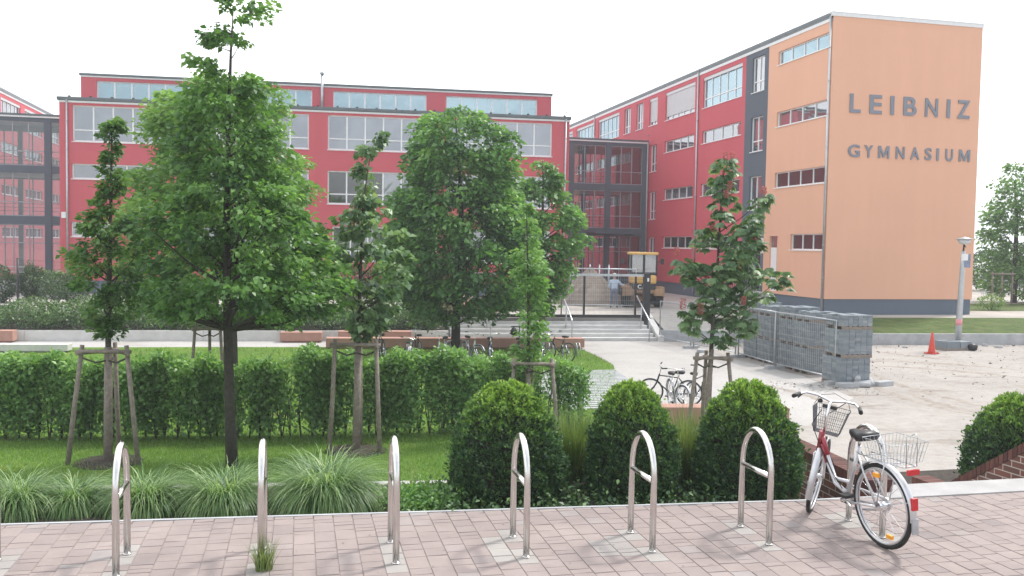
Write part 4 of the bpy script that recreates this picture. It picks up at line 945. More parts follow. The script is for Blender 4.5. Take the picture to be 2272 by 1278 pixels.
def window(root, fr_, x0, x1, z0, z1, nc, tr=None, glass=None, blind=0.0, rev=.17, fm=None, fw=.055, name="window", darks=()):
    """frame with mullions; sub-parts: panes, sill and blind"""
    fm = fm or frame_w; d0, d1 = -rev+.06, -rev+.002
    b = MB(fr_); b.box((x0, d1, z0), (x0+fw, d0, z1)); b.box((x1-fw, d1, z0), (x1, d0, z1)); b.box((x0+fw, d1, z0), (x1-fw, d0, z0+fw)); b.box((x0+fw, d1, z1-fw), (x1-fw, d0, z1))
    w_ = (x1-x0-fw)/nc; zt = z0+(z1-z0)*tr if tr else None
    for k in range(1, nc):
        x = x0+fw/2+k*w_; b.box((x-fw*.55, d1, z0+fw), (x+fw*.55, d0+.004, z1-fw))
    if zt:
        for k in range(nc):
            xa, xb = x0+fw/2+k*w_+fw*.55, x0+fw/2+(k+1)*w_-fw*.55
            b.box((xa, d1, zt-.03), (xb, d0-.003, zt+.03))
    o = b.build(name, fm, root, world=True)
    def sub(mb, n, m):
        q = mb.build(n, m); 
        for v in q.data.vertices: v.co -= root.location
        q.parent = o; return q
    g1 = MB(fr_); g2 = MB(fr_)
    for k in range(nc):
        xa, xb = x0+fw/2+k*w_, x0+fw/2+(k+1)*w_
        for za, zb in (((z0+fw/2, zt), (zt, z1-fw/2)) if zt else ((z0+fw/2, z1-fw/2),)):
            ti = random.uniform(-.004, .004); tj = random.uniform(-.004, .004)
            (g2 if k in darks else g1).face([(xa, -rev+.02+ti, za), (xb, -rev+.02-ti, za), (xb, -rev+.02-tj, zb), (xa, -rev+.02+tj, zb)])
    if g1.f: sub(g1, "pane", glass or g_mid)
    if g2.f: sub(g2, "pane", g_dark)
    s = MB(fr_); s.box((x0-.04, -rev+.06, z0-.045), (x1+.04, .05, z0-.002)); sub(s, "sill", fm if fm is not frame_g else mull_g)
    if blind:
        s = MB(fr_); s.box((x0+.01, -.15, z1-.2), (x1-.01, -.04, z1+.001-.005))
        if blind > .2:
            k = z1-.2; zb = z1-(z1-z0)*blind
            while k > zb: s.box((x0+.03, -.10, k-.045), (x1-.03, -.085, k-.004)); k -= .05
        sub(s, "blind", blindm)
    return o
def pipe(root, p0, p1, name="downpipe", r=.055):
    b = MB(); b.tube([p0, p1], r, 10)
    z = p0[2]
    while z < p1[2]-.4:
        z += 1.6; b.tube([(p0[0], p0[1], z), (p0[0], p0[1], z+.05)], r*1.25, 10)
    b.build(name, zinc, root, world=True)
def letters(root, chars, Y, z0, h):
    """each capital is a part of the building, sized from its place on the wall"""
    for ch, px0, px1, py in chars:
        cu = bpy.data.curves.new("glyph", "FONT"); cu.body = ch; cu.size = 1; cu.extrude = .02; cu.offset = .018 if ch not in "M" else .006
        ob = bpy.data.objects.new("glyph", cu); COL.objects.link(ob)
        dg = bpy.context.evaluated_depsgraph_get(); g_ = bpy.data.meshes.new_from_object(ob.evaluated_get(dg))
        if ch == "M":
            g_ = bpy.data.meshes.new("glyph"); pm = [(0, 0), (0, 1), (.2, 1), (.5, .32), (.8, 1), (1, 1), (1, 0), (.83, 0), (.83, .66), (.56, .06), (.44, .06), (.17, .66), (.17, 0)]; k_ = len(pm)
            g_.from_pydata([(x, y, z) for z in (-.02, .02) for x, y in pm], [], [list(range(k_, 2*k_)), list(range(k_))[::-1]]+[[j, (j+1) % k_, k_+(j+1) % k_, k_+j] for j in range(k_)])
        co_ = np.array([v.co[:] for v in g_.vertices]); mn, mx = co_.min(0), co_.max(0)
        xa, xb = onY(px0, py, Y).x, onY(px1, py, Y).x; O_ = V((xa, Y, z0))
        vs = [((c[0]-mn[0])/(mx[0]-mn[0])*(xb-xa), -.035-c[2], (c[1]-mn[1])/(mx[1]-mn[1])*h) for c in co_]
        me = bpy.data.meshes.new("letter"); me.from_pydata(vs, [], [list(p.vertices) for p in g_.polygons]); me.materials.append(letterm)
        o = bpy.data.objects.new("letter", me); COL.objects.link(o); o.parent = root; o.location = O_-root.location
        bpy.data.objects.remove(ob); bpy.data.curves.remove(cu); bpy.data.meshes.remove(g_)
# --- the right hand building with the orange gable
XR, YG = 25.1, 39.5
root = empty("school_building", (XR, YG, 0), 0, "tall red school wing with orange gable wall lettered LEIBNIZ GYMNASIUM", "building"); RB = root
fr_ = frame((XR, YG, 0), (0, 1, 0), (-1, 0, 0)); LEN = 58.0
W = []
rows = [(11.3, 13.2), (9.05, 9.85), (5.72, 6.5), (2.35, 3.15)]
def addw(x0, x1, z0, z1, nc, **k): W.append((x0, x1, z0, z1, nc, k))
addw(.28, 5.1, 12.3, 13.02, 4, glass=g_sky); addw(.28, 5.1, 8.98, 9.77, 4, glass=g_mid); addw(.28, 5.1, 5.7, 6.52, 4, glass=g_dark); addw(.3, 3.3, 2.38, 3.2, 3, glass=g_dark)
for z0, z1 in ((11.25, 13.2), (7.9, 9.85), (4.6, 6.5)): addw(6.55, 7.95, z0, z1, 2, tr=.3, glass=g_mid)
for x0, x1, bl, gl_ in ((9.15, 14.4, .15, g_sky), (15.6, 20.5, .86, g_mid), (30.0, 35.2, .15, g_sky), (36.4, 41.5, .15, g_sky), (42.8, 48, .15, g_sky)):
    addw(x0, x1, 11.3, 13.25, 5, tr=.3, glass=gl_, blind=bl)
    for z0, z1 in rows[1:]: addw(x0, x1, z0, z1, 4, glass=g_mid if z0 > 5 else g_dark)
for x0, x1, bl in ((21.95, 23.5, .85), (24.75, 26.15, 0), (27.4, 28.8, 0)):
    addw(x0, x1, 11.3, 13.25, 2, tr=.28, glass=g_mid, blind=bl)
for z0, z1 in ((7.9, 9.85), (4.42, 6.45), (1.2, 3.1)): addw(21.95, 23.15, z0, z1, 2, tr=.3, glass=g_mid)
doors = [(4.55, 5.45, .1, 3.1), (6.45, 8.1, .1, 3.2)]
facade(root, "wall", fr_, LEN, -.02, 13.5, [w[:4] for w in W]+doors, [orange, slate, red], [(6.1, 0), (8.7, 1), (999, 2)])
for x0, x1, z0, z1, nc, k in W: window(root, fr_, x0, x1, z0, z1, nc, **k)
# doors
b = MB(fr_); x0, x1, z0, z1 = doors[0]; b.box((x0+.3, -.15, z0), (x1, -.10, z1-.62)); o = b.build("door", frame_w, root, world=True)
b = MB(fr_); b.face([(x0+.3, -.13, z1-.6), (x1, -.13, z1-.6), (x1, -.13, z1), (x0+.3, -.13, z1)]); b.build("fanlight", g_mid, root, world=True)
b = MB(fr_); b.box((x0, -.17, z0), (x0+.3, -.12, z1)); b.build("door_reveal", orange, root, world=True)
x0, x1, z0, z1 = doors[1]; window(root, fr_, x0, x1, z0, z1, 2, tr=.72, glass=g_dark, fm=mull_g, name="entrance_door")
# entrance steps and railing
st = MB(fr_)
for k in range(5): st.box((5.9-.28*k, .0-.0, -.82), (8.3, 1.3+.28*(4-k), -.66+.17*k))
st.build("entrance_steps", concrete, root, world=True)
rl_ = MB(fr_)
for a in (5.95, 8.25): rl_.tube([(a, 2.3, -.7), (a, 2.3, .45), (a, 1.2, 1.0), (a, .15, 1.0)], .028, 7)
for k in range(9): rl_.tube([(8.25, .15+.13*k, .05), (8.25, .15+.13*k, 1.0)], .012, 5)
rl_.tube([(13.8, .35, .85), (8.8, .35, 2.0-.1)], .03, 6); rl_.tube([(13.8, .35, .45), (8.8, .35, 1.5)], .02, 6)
for k in range(7): rl_.tube([(13.8-.83*k, .35, -.8), (13.8-.83*k, .35, .85+.175*k)], .015, 5)
rl_.build("railing", galv, root, world=True)
b = MB(fr_); b.box((6.0, .02, 2.15), (6.06, .2, 3.0)); b.build("sign_panel", whitem, root, world=True)
gf = frame((XR, YG, 0), (1, 0, 0), (0, -1, 0)); GWD = 8.47
b = MB(gf); b.face([(0, 0, 0), (GWD, 0, 0), (GWD, 0, 13.5), (0, 0, 13.5)]); b.face([(0, .003, 13.5), (GWD, .003, 13.5), (GWD, .003, 13.72), (0, .003, 13.72)])
b.face([(GWD, 0, 0), (GWD, -LEN, 0), (GWD, -LEN, 13.5), (GWD, 0, 13.5)]); b.face([(0, -LEN, 0), (GWD, -LEN, 0), (GWD, -LEN, 13.5), (0, -LEN, 13.5)])
b.box((0, -.05, -.02), (GWD, 0.0-.001, 0.0)); b.build("gable_wall", orange, root, world=True)
b = MB(); b.box((XR+.05, YG+.05, -1.3), (XR+GWD-.05, YG+LEN, -.02)); b.build("plinth", plinthm, root, world=True)
b = MB(); b.box((XR-.06, YG+.12, 13.78), (XR+.16, YG+LEN, 13.92)); b.box((XR+.16, YG+.12, 13.80), (XR+GWD, YG+LEN, 13.88)); b.box((XR-.04, YG+.12, 13.66), (XR+.1, YG+LEN, 13.78)); b.build("roof", roofm, root, world=True)
b = MB(); b.box((XR-.03, YG+.1, 13.5), (XR+.1, YG+LEN, 13.655)); b.build("fascia", fascia, root, world=True)
b = MB(); b.box((XR-.08, YG-.04, 13.72), (XR+GWD+.03, YG+.11, 13.9)); b.box((XR-.1, YG-.06, 13.9), (XR+GWD+.05, YG+.13, 13.93)); b.build("gable_capping", fascia, root, world=True)
b = MB(gf); b.box((.02, .001, 3.24), (GWD-.02, .006, 3.256)); b.build("wall_joint", orange, root, world=True)
for y in (39.36, 54.5, 75.6): pipe(root, (XR-.08, y+.0 if y > 40 else y+.23, -.6), (XR-.08, y if y > 40 else y+.23, 13.7))
letters(root, [("L", 1885, 1909, 230), ("E", 1929, 1956, 232), ("I", 1975, 1983, 234), ("B", 2004, 2033, 238), ("N", 2052, 2080, 240), ("I", 2100, 2107, 242), ("Z", 2123, 2151, 246)], YG, 9.13, .92)
letters(root, [("G", 1881, 1907, 336), ("Y", 1917, 1936, 337), ("M", 1948, 1972, 339), ("N", 1987, 2006, 341), ("A", 2019, 2039, 342), ("S", 2051, 2066, 344), ("I", 2077, 2082, 345), ("U", 2097, 2113, 346), ("M", 2127, 2151, 348)], YG, 6.97, .61)
# --- the left hand building
tl = rad(4.0); UL = V((math.cos(tl), -math.sin(tl), 0)); NL = V((-math.sin(tl), -math.cos(tl), 0)); OL = V((-13.3, 56.1, 0)); LL = 29.65
root = empty("school_building", OL, 0, "long red three storey school block with a set back top floor behind the trees", "building")
fl = frame(OL, UL, NL); W = []
bays = [(.7, 7.2), (7.5, 13.85), (14.95, 21.5), (22.05, 28.55)]
for k, (x0, x1) in enumerate(bays):
    addw(x0, x1, 7.88, 9.93, 6, tr=.32, glass=g_blind)
    if k == 0: addw(x0-.05, 5.1, 5.76, 6.62, 3, glass=g_blind); addw(x0-.1, 2.6, 2.46, 3.3, 2, glass=g_mid)
    else: addw(x0, x1, 4.66, 6.64, 6, tr=.3, glass=g_blind, darks=(0, 1, 2) if k == 2 else ())
    if k: addw(x0+.3, x1, 1.25, 3.32, 6, tr=.3, glass=g_mid)
facade(root, "wall", fl, LL, -.82, 10.06, [w[:4] for w in W], [red])
for x0, x1, z0, z1, nc, k in W: window(root, fl, x0, x1, z0, z1, nc, fw=.075, **k)
fs2 = frame(OL - NL*4.0, UL, NL); W = []
for x0, x1 in ((.9, 6.95), (7.8, 13.8), (15.1, 21.05), (22.3, 28.35)): addw(x0, x1, 10.85, 12.0, 6, glass=g_sky)
facade(root, "upper_wall", fs2, 29.3, 10.3, 12.2, [w[:4] for w in W], [red])
for x0, x1, z0, z1, nc, k in W: window(root, fs2, x0, x1, z0, z1, nc, fw=.08, **k)
b = MB(fl)
for x in (0, LL): b.face([(x, 0, -.82), (x, -12, -.82), (x, -12, 10.06), (x, 0, 10.06)])
b.face([(0, -12, -.82), (LL, -12, -.82), (LL, -12, 10.06), (0, -12, 10.06)])
for x in (.0, 29.3): b.face([(x, -4, 10.3), (x, -11.9, 10.3), (x, -11.9, 12.2), (x, -4, 12.2)])
b.build("side_wall", red, root, world=True)
b = MB(fl); b.box((-.08, -12, 10.17), (LL+.06, .07, 10.2)); b.box((-.1, -.4, 10.2), (LL+.08, .12, 10.37)); b.box((-.08, -4, 12.31), (29.36, -3.9, 12.42)); b.box((-.08, -12, 12.28), (29.36, -4, 12.36)); b.build("roof", roofm, root, world=True)
b = MB(fl); b.box((-.02, .0, 10.06), (LL+.02, .06, 10.165)); b.box((-.02, -4, 12.2), (29.3, -3.95, 12.29)); b.build("fascia", fascia, root, world=True)
b = MB(fl)
for k in range(26): b.box((.5+k*1.15, .0, 10.371), (.62+k*1.15, .1, 10.45))
b.build("gutter_brackets", blackm, root, world=True)
for a in (.42, 29.4): p = fl((a, .09, -.6)); pipe(root, p, (p.x, p.y, 10.2))
for a, zt in ((7.45, 12.75), (14.42, 12.95)): p = fl((a, -3.88, 10.3)); b = MB(); b.tube([p, (p.x, p.y, zt)], .09, 10); b.lathe((p.x, p.y, zt), [(.09, 0), (.15, .05), (.15, .16), (.05, .22)], 12); b.build("flue_pipe", zinc, root, world=True)
b = MB(fl); b.box((.1, .002, 3.5), (.42-.08, .1, 3.85)); b.build("wall_box", whitem, root, world=True)
b = MB(fl); b.box((14.36, .002, -.8), (14.40, .012, 10.05)); b.build("expansion_joint", red, root, world=True)
b = MB(fl); b.box((0, .0+.001, -.82), (LL, .03, -.05)); b.build("plinth", plinthm, root, world=True)
# --- glass links
def link(x0, x1, Y, posts, label, ncols):
    root = empty("glass_link", (x0, Y, COURT), 0, label, "glass link"); f_ = frame((0, Y, 0), (1, 0, 0), (0, -1, 0))
    b = MB(f_)
    for za, zb in ((9.75, 10.12), (6.48, 6.95), (3.2, 3.72)): b.box((x0, -.25, za), (x1, 0, zb))
    for p in posts: b.box((p-.2, -.25, COURT), (p+.2, .03, 10.0))
    b.box((x0, -.2, COURT), (x1, -.02, -.5)); b.build("frame", slate, root, world=True)
    m = MB(f_); bays_ = list(zip(posts, posts[1:]))
    for pa, pb in bays_:
        w_ = (pb-pa-.4)/ncols
        for za, zb in ((6.95, 9.75), (3.72, 6.48), (-.5, 3.2)):
            tz = za+(zb-za)*(.33 if za > 0 else .68)
            for k in range(ncols+1): x = pa+.2+k*w_; m.box((x-.03, -.16, za), (x+.03, -.08, zb))
            for z in (za+.03, tz, zb-.03):
                for k in range(ncols): m.box((pa+.2+k*w_+.03, -.15, z-.03), (pa+.2+(k+1)*w_-.03, -.09, z+.03))
            g = MB(f_)
            for k in range(ncols):
                t = random.uniform(-.004, .004)
                g.face([(pa+.2+k*w_, -.12+t, za), (pa+.2+(k+1)*w_, -.12-t, za), (pa+.2+(k+1)*w_, -.12-t, zb), (pa+.2+k*w_, -.12+t, zb)])
            g.build("pane", g_clear, root, world=True)
    m.build("mullions", mull_g, root, world=True)
    b = MB(f_); b.box((x0, -6.0, 10.12), (x1, .1, 10.24)); b.build("roof", roofm, root, world=True)
    b = MB(f_); b.box((x0, .04, 10.0), (x1, .09, 10.1)); b.build("fascia", fascia, root, world=True)
    b = MB(f_)
    for z in (6.5, 3.25): b.box((x0, -5.9, z), (x1, -.26, z+.3))
    b.box((x0, -6, COURT), (x1, -.26, COURT+.1)); b.build("floor", concrete, root, world=True)
    b = MB(f_)
    for p in posts: b.box((p-.15, -6, COURT), (p+.15, -5.8, 10.1))
    for z in (9.7, 6.4, 3.2): b.box((x0, -6, z), (x1, -5.8, z+.5))
    for k in range(int((x1-x0)/.9)): b.box((x0+k*.9, -5.95, COURT), (x0+k*.9+.06, -5.85, 10))
    for z in (7.95, 4.7): 
        for k in range(3): b.box((x0, -5.5, z-.25*k-.03), (x1, -5.46, z-.25*k))
    b.build("rear_frame", slate, root, world=True)
    return root
gl_r = link(16.2, 25.06, 63.0, [16.4, 19.2, 22.0, 24.85], "dark framed glass link between the long red block and the lettered wing", 3)
pipe(gl_r, (24.98, 62.85, -.6), (24.98, 62.85, 10.05))
b = MB(); b.lathe((21.9+.6, 62.8, 3.0), [(.02, 0), (.12, .05), (.1, .12)], 12); b.build("globe_light", whitem, gl_r, world=True)
b = MB(); b.box((20.4, 60.9, 3.3), (24.0, 63.0, 3.42)); b.build("canopy", slate, gl_r, world=True)
link(-29.0, -13.6, 63.5, [-28.4, -25.2, -22.1, -18.95, -15.75, -13.7], "dark framed glass link at the left picture edge beside the long red block", 3)
# ramp and rails at the far left
b = MB(); p = A(-10, 640, 52); b.box((p.x-3, p.y-.4, COURT), (p.x+1.7, p.y+1.5, COURT+.55)); o = b.build("ramp", concrete); tag(o, kind="structure")
b = MB()
for z in (.55, .85, 1.15): b.tube([(-3, 0, z), (1.8, 0, z-.1)], .025, 6)
for k in range(4): b.tube([(-3+k*1.6, 0, 0), (-3+k*1.6, 0, 1.15)], .025, 6)
o = b.build("ramp_railing", galv); o.location = (p.x, p.y-.3, COURT+.4); tag(o, "grey ramp railing at the left picture edge below the glass link", "railing")
# --- far left wing and a rear block seen over and through the links
root = empty("school_building", (-22.6, 64, 0), 0, "red school wing at the far left, seen above the left glass link", "building")
fq = frame((-22.6, 64, 0), (0, 1, 0), (1, 0, 0)); W = []
for k in range(7):
    x0 = 1.2+k*6.3; addw(x0, x0+5.1, 11.3, 13.25, 5, tr=.3, glass=g_mid, blind=.15)
    for z0, z1 in rows[1:]: addw(x0, x0+5.1, z0, z1, 4, glass=g_mid)
facade(root, "wall", fq, 48, -.82, 13.5, [w[:4] for w in W], [red])
for x0, x1, z0, z1, nc, k in W: window(root, fq, x0, x1, z0, z1, nc, **k)
b = MB(fq); b.face([(0, 0, -.8), (0, -9, -.8), (0, -9, 13.5), (0, 0, 13.5)]); b.face([(48, 0, -.8), (48, -9, -.8), (48, -9, 13.5), (48, 0, 13.5)]); b.build("side_wall", red, root, world=True)
b = MB(fq); b.box((0, -9, 13.64), (48, .08, 13.9)); b.build("roof", roofm, root, world=True)
b = MB(fq); b.box((0, 0, 13.5), (48, .05, 13.635)); b.build("fascia", fascia, root, world=True)
root = empty("school_building", (-22, 106, 0), 0, "red rear school block glimpsed only through the glass links", "building")
fq = frame((-22.5, 106, 0), (1, 0, 0), (0, -1, 0)); W = []
for k in range(7):
    for z0, z1 in ((7.9, 9.6), (4.6, 6.4), (1.3, 3.1)): addw(.8+k*6.7, 6.6+k*6.7, z0, z1, 5, tr=.3, glass=g_sky)
facade(root, "wall", fq, 47.5, -.82, 10.5, [w[:4] for w in W], [red])
for x0, x1, z0, z1, nc, k in W: window(root, fq, x0, x1, z0, z1, nc, fw=.09, **k)
b = MB(fq); b.box((0, -9, 10.5), (47.5, .08, 10.8)); b.build("roof", roofm, root, world=True)

# ------------------------------------------------------------------ things far right beyond the gable
root = empty("apartment_building", (44, 96, 0), 0, "pale distant building showing above the street tree at the right edge", "building")
fq = frame((44, 92, 0), (1, 0, 0), (0, -1, 0)); W = []
for k in range(9):
    for j in range(3): addw(1+k*3.2, 2.9+k*3.2, 1.2+j*2.9, 2.6+j*2.9, 2, glass=g_mid)
facade(root, "wall", fq, 30, -.9, 9.5, [w[:4] for w in W], [fascia])
for x0, x1, z0, z1, nc, k in W: window(root, fq, x0, x1, z0, z1, nc, **k)
b = MB(fq); b.box((-.3, -10, 9.5), (30.3, .3, 9.8)); b.build("roof", roofm, root, world=True)
q0 = G(2180, 668, COURT); q1 = G(2340, 668, COURT)
sheet("pale_path", [(36, 47), (80, 46), (80, 52), (36, 53)], COURT+.006, pathm)
sheet("green_strip", [(34.5, 42), (80, 40), (80, 47), (34.5, 48)], COURT+.01, bankm)
b0 = A(2178, 640, 66); b1 = A(2360, 640, 66); root = empty("park_fence", (b0.x, b0.y, COURT), math.atan2(b1.y-b0.y, b1.x-b0.x), "low grey fence beyond the gable corner under the street tree", "fence")
L_ = (b1-b0).length; b = MB()
for k in range(int(L_/.15)): b.box((k*.15-.01, -.01, .1), (k*.15+.01, .01, 1.15))
b.build("bars", galv, root); b = MB(); b.box((0, -.03, 1.15), (L_, .03, 1.2)); b.box((0, -.03, .15), (L_, .03, .2)); b.build("rails", galv, root)
c = A(2222, 660, 55); root = empty("tree_guard", (c.x, c.y, COURT), 0, "wooden tree guard by the gable corner under the street tree", "tree guard")
for sx in (-.7, 0, .75):
    b = MB(); b.tube([(sx, 0, -.05), (sx, 0, 2.05)], .045, 8); b.build("post", wood_g, root)
b = MB(); b.tube([(-.85, -.06, 1.9), (.9, -.06, 1.9)], .05, 8); b.build("crossbar", wood_g, root)
shrub("shrub", 2200, 672, 50, 1.6, .8, COURT, "straggly low shrub right at the foot of the gable corner", leaf_horn, 900, None, .09, .6)
shrub("shrub", 2200, 600, 75, 6, 3.2, COURT, "dark bush mass beyond the park fence at the right", leaf_dark, 4000, None, .2, .4)
shrub("shrub", 2262, 600, 76, 5, 2.6, COURT, "rounded dark bush at the right edge beyond the fence", leaf_dark, 3000, None, .2, .4)

# ------------------------------------------------------------------ bicycles
def bicycle(hero=False, framem=None, basket=False, step=True, steer=0.0, guard=True, sweep=1.0, forkm=None, rearbasket=False):
    R, WB = .345, 1.0; framem = framem or silver
    root = empty("bicycle")
    sa = V((-.30, 0, .954)).normalized(); piv = V((.80, 0, .62))
    Mst = Matrix.Translation(piv) @ Matrix.Rotation(steer, 4, sa) @ Matrix.Translation(-piv)
    stf = lambda p: Mst @ V(p)
    ns = 24 if hero else 12
    def circ(cx, r, n=32, a0=0, a1=360): return [(cx+r*math.cos(rad(a0+(a1-a0)*k/n)), 0, R+r*math.sin(rad(a0+(a1-a0)*k/n))) for k in range(n+(0 if a1-a0 == 360 else 1))]
    def wheel(cx, f):
        b = MB(f); 
        for k in range(ns):
            a = 2*math.pi*k/ns; s_ = (.028 if k % 2 else -.028); a2 = a+(.35 if (k//2) % 2 else -.35)
            b.tube([(cx+.022*math.cos(a2), s_, R+.022*math.sin(a2)), (cx+(R-.04)*math.cos(a), 0, R+(R-.04)*math.sin(a))], .0016 if hero else .0025, 4, cap=False)
        b.tube([(cx, -.045, R), (cx, .045, R)], .022 if cx > .5 else .038, 12); o = b.build("wheel", chrome, root)
        b = MB(f); b.tube(circ(cx, R-.018, 40), .0185, 10, closed=True); b.build("tyre", rubber, o)
        b = MB(f)
        for y in (-.011, .011):
            b.tube([(p[0], y, p[2]) for p in circ(cx, R-.042, 40)], .009, 6, closed=True)
        b.build("rim", galv if not hero else silver, o)
        if hero:
            for a in ((75, 250) if cx < .5 else ()):
                b = MB(f); c = (cx+(R-.10)*math.cos(rad(a)), 0, R+(R-.10)*math.sin(rad(a))); b.box((c[0]-.03, -.012, c[2]-.016), (c[0]+.03, .012, c[2]+.016)); b.build("spoke_reflector", amber, o)
    wheel(0, None); wheel(WB, stf)
    BB = V((.44, 0, .285)); ST = V((.27, 0, .78)); H0 = V((.825, 0, .60)); H1 = V((.765, 0, .80))
    b = MB(); b.tube([BB, ST], .0165, 10)
    if step:
        for dz in (0, .075): b.tube([H1-V((0, 0, .04+dz)), V((.70, 0, .60-dz)), V((.60, 0, .42-dz*.6)), BB+V((.02 if dz else -.055, 0, .05 if dz else .15))], .0165 if not dz else .0185, 10)
    else:
        b.tube([H1-V((0, 0, .03)), ST-V((-.02, 0, .05))], .015, 10); b.tube([H0, BB], .018, 10)
    for s in (-1, 1): b.tube([(0, .055*s, R), (.3, .045*s, .29), tuple(BB+V((0, .03*s, 0)))], .010, 8); b.tube([(0, .055*s, R), (.15, .05*s, .58), tuple(ST+V((0, .02*s, -.05)))], .009, 8)
    b.build("frame", framem, root)
    b = MB(); b.tube([H0, H1], .026 if hero else .022, 12)
    if hero: b.tube([H1-V((0, 0, .04)), V((.695, 0, .60))], .0205, 10); b.tube([H1-V((0, 0, .115)), V((.705, 0, .53))], .0215, 10)
    b.build("head_tube", bikered if hero else framem, root)
    b = MB(stf)
    for s in (-1, 1): b.tube([(.835, .045*s, .575), (.90, .05*s, .46), (WB-.02, .05*s, R+.03), (WB, .052*s, R)], .0125, 8)
    b.tube([(.835, -.05, .58), (.835, .05, .58)], .016, 8); b.build("fork", forkm or framem, root)
    # handlebar, stem, grips
    hz = 1.07 if hero else 1.03; b = MB(stf); b.tube([H1, V((.735, 0, .90)), V((.715, 0, hz-.02)), V((.76, 0, hz))], .0135, 10)
    if sweep > .5: pts = [(.53, .275, hz+.01), (.60, .26, hz+.02), (.70, .21, hz+.04), (.77, .12, hz+.03), (.78, 0, hz), (.77, -.12, hz+.03), (.70, -.21, hz+.04), (.60, -.26, hz+.02), (.53, -.275, hz+.01)]
    else: pts = [(.70, .30, hz), (.74, .15, hz), (.76, 0, hz), (.74, -.15, hz), (.70, -.30, hz)]
    b.tube(pts, .0115, 10); b.build("handlebar", chrome, root)
    for s in (0, -1):
        b = MB(stf); e = V(pts[s]); i_ = V(pts[1] if s == 0 else pts[-2]); dv = (i_-e).normalized(); b.tube([e-dv*.03, e+dv*.10], .0175, 10); b.build("grip", plastic, root)
        if hero:
            b = MB(stf); q = e+dv*.13; b.tube([q, q+dv*.03+V((.02, 0, -.02)), q-dv*.06+V((.045, 0, -.035))], .007, 6); b.build("brake_lever", plastic, root)
    # saddle
    b = MB(); sp = [(-.13, .0), (-.12, .085), (-.05, .098), (.02, .06), (.09, .03), (.135, .02), (.145, 0)]
    top = []; n_ = len(sp); c = V((.235, 0, .885))
    ring = [(x, y) for x, y in sp] + [(x, -y) for x, y in sp[::-1][1:-1]]
    lv = []
    for sc, z in ((.86, -.045), (1.0, -.015), (.97, .012), (.7, .026), (.2, .028)): lv.append([b.P((c.x+x*sc, y*sc, c.z+z+(.012 if x < -.08 else 0))) for x, y in ring])
    for a_, e_ in zip(lv, lv[1:]):
        for j in range(len(ring)): b.f.append([a_[j], a_[(j+1) % len(ring)], e_[(j+1) % len(ring)], e_[j]]); b.mi.append(0); b.sm.append(True); b.t.append(.5)
    b.f.append(lv[-1]); b.mi.append(0); b.sm.append(True); b.t.append(.5); b.f.append(lv[0][::-1]); b.mi.append(0); b.sm.append(False); b.t.append(.5)
    sd = b.build("saddle", plastic, root)
    b = MB(); b.tube([ST, ST+V((-.032, 0, .10))], .0125, 8)
    for s in (-1, 1): b.tube([(.16, .03*s, .85), (.25, .025*s, .845), (.32, .02*s, .86)], .004, 5)
    b.build("seat_post", chrome, root)
    # fenders
    def fender(cx, a0, a1, f, m_):
        b = MB(f); n = 22; rr = R+.022; prof = [(-.030, -.012), (-.022, .002), (0, .008), (.022, .002), (.030, -.012)]; rows_ = []
        for k in range(n+1):
            a = rad(a0+(a1-a0)*k/n); rows_.append([b.P((cx+(rr+dz)*math.cos(a), y, R+(rr+dz)*math.sin(a))) for y, dz in prof])
        for r0, r1 in zip(rows_, rows_[1:]):
            for j in range(4): b.f.append([r0[j], r0[j+1], r1[j+1], r1[j]]); b.mi.append(0); b.sm.append(True); b.t.append(.5)
        for a in (a1 - 25,):
            for s in (-1, 1): b.tube([(cx, .06*s, R), (cx+rr*math.cos(rad(a)), .03*s, R+rr*math.sin(rad(a)))], .003, 4)
        b.build("mudguard", m_, root)
    if guard: fender(0, 35, 185, None, silver if hero else framem); fender(WB, 30, 205, stf, silver if hero else framem)
    # crank, chain guard, pedals, kick stand
    b = MB(); b.tube([BB-V((0, .055, 0)), BB+V((0, .055, 0))], .02, 10); ca = .5
    for s in (-1, 1):
        e = BB+V((.165*math.cos(ca)*s, .07*s*-1, -.165*math.sin(ca)*s)); b.tube([BB+V((0, -.065*s, 0)), e], .009, 6)
    b.tube([(BB.x+.085*math.cos(2*math.pi*k/24), -.045, BB.z+.085*math.sin(2*math.pi*k/24)) for k in range(24)], .005, 5, closed=True); b.build("crankset", chrome, root)
    for s in (-1, 1):
        e = BB+V((.165*math.cos(ca)*s, -.115*s, -.165*math.sin(ca)*s)); b = MB(); b.box((e.x-.045, e.y-.045, e.z-.012), (e.x+.045, e.y+.045, e.z+.012)); b.build("pedal", plastic, root)
    b = MB(); cp = [(BB.x+.10*math.cos(rad(a)), -.056, BB.z+.10*math.sin(rad(a))) for a in range(-90, 100, 20)] + [(0, -.056, R+.045), (-.04, -.056, R), (0, -.056, R-.045)]
    if hero: b.tube(cp, .011, 6, closed=True); b.build("chain_guard", silver, root)
    else: b.tube([(BB.x, -.045, BB.z+.08), (0, -.045, R+.03)], .004, 4); b.tube([(BB.x, -.045, BB.z-.08), (0, -.045, R-.03)], .004, 4); b.build("chain", plastic, root)
    # carrier
    if hero or guard:
        b = MB(); zc = .745
        for s in (-1, 1): b.tube([(.2, .06*s, zc-.01), (-.32, .06*s, zc), (-.34, .03*s, zc)], .006, 6); b.tube([(-.12, .06*s, zc), (0, .06*s, R)], .005, 5)
        for x in (.1, -.05, -.2, -.33): b.tube([(x, -.06, zc), (x, .06, zc)], .005, 5)
        b.build("carrier", silver if hero else framem, root)
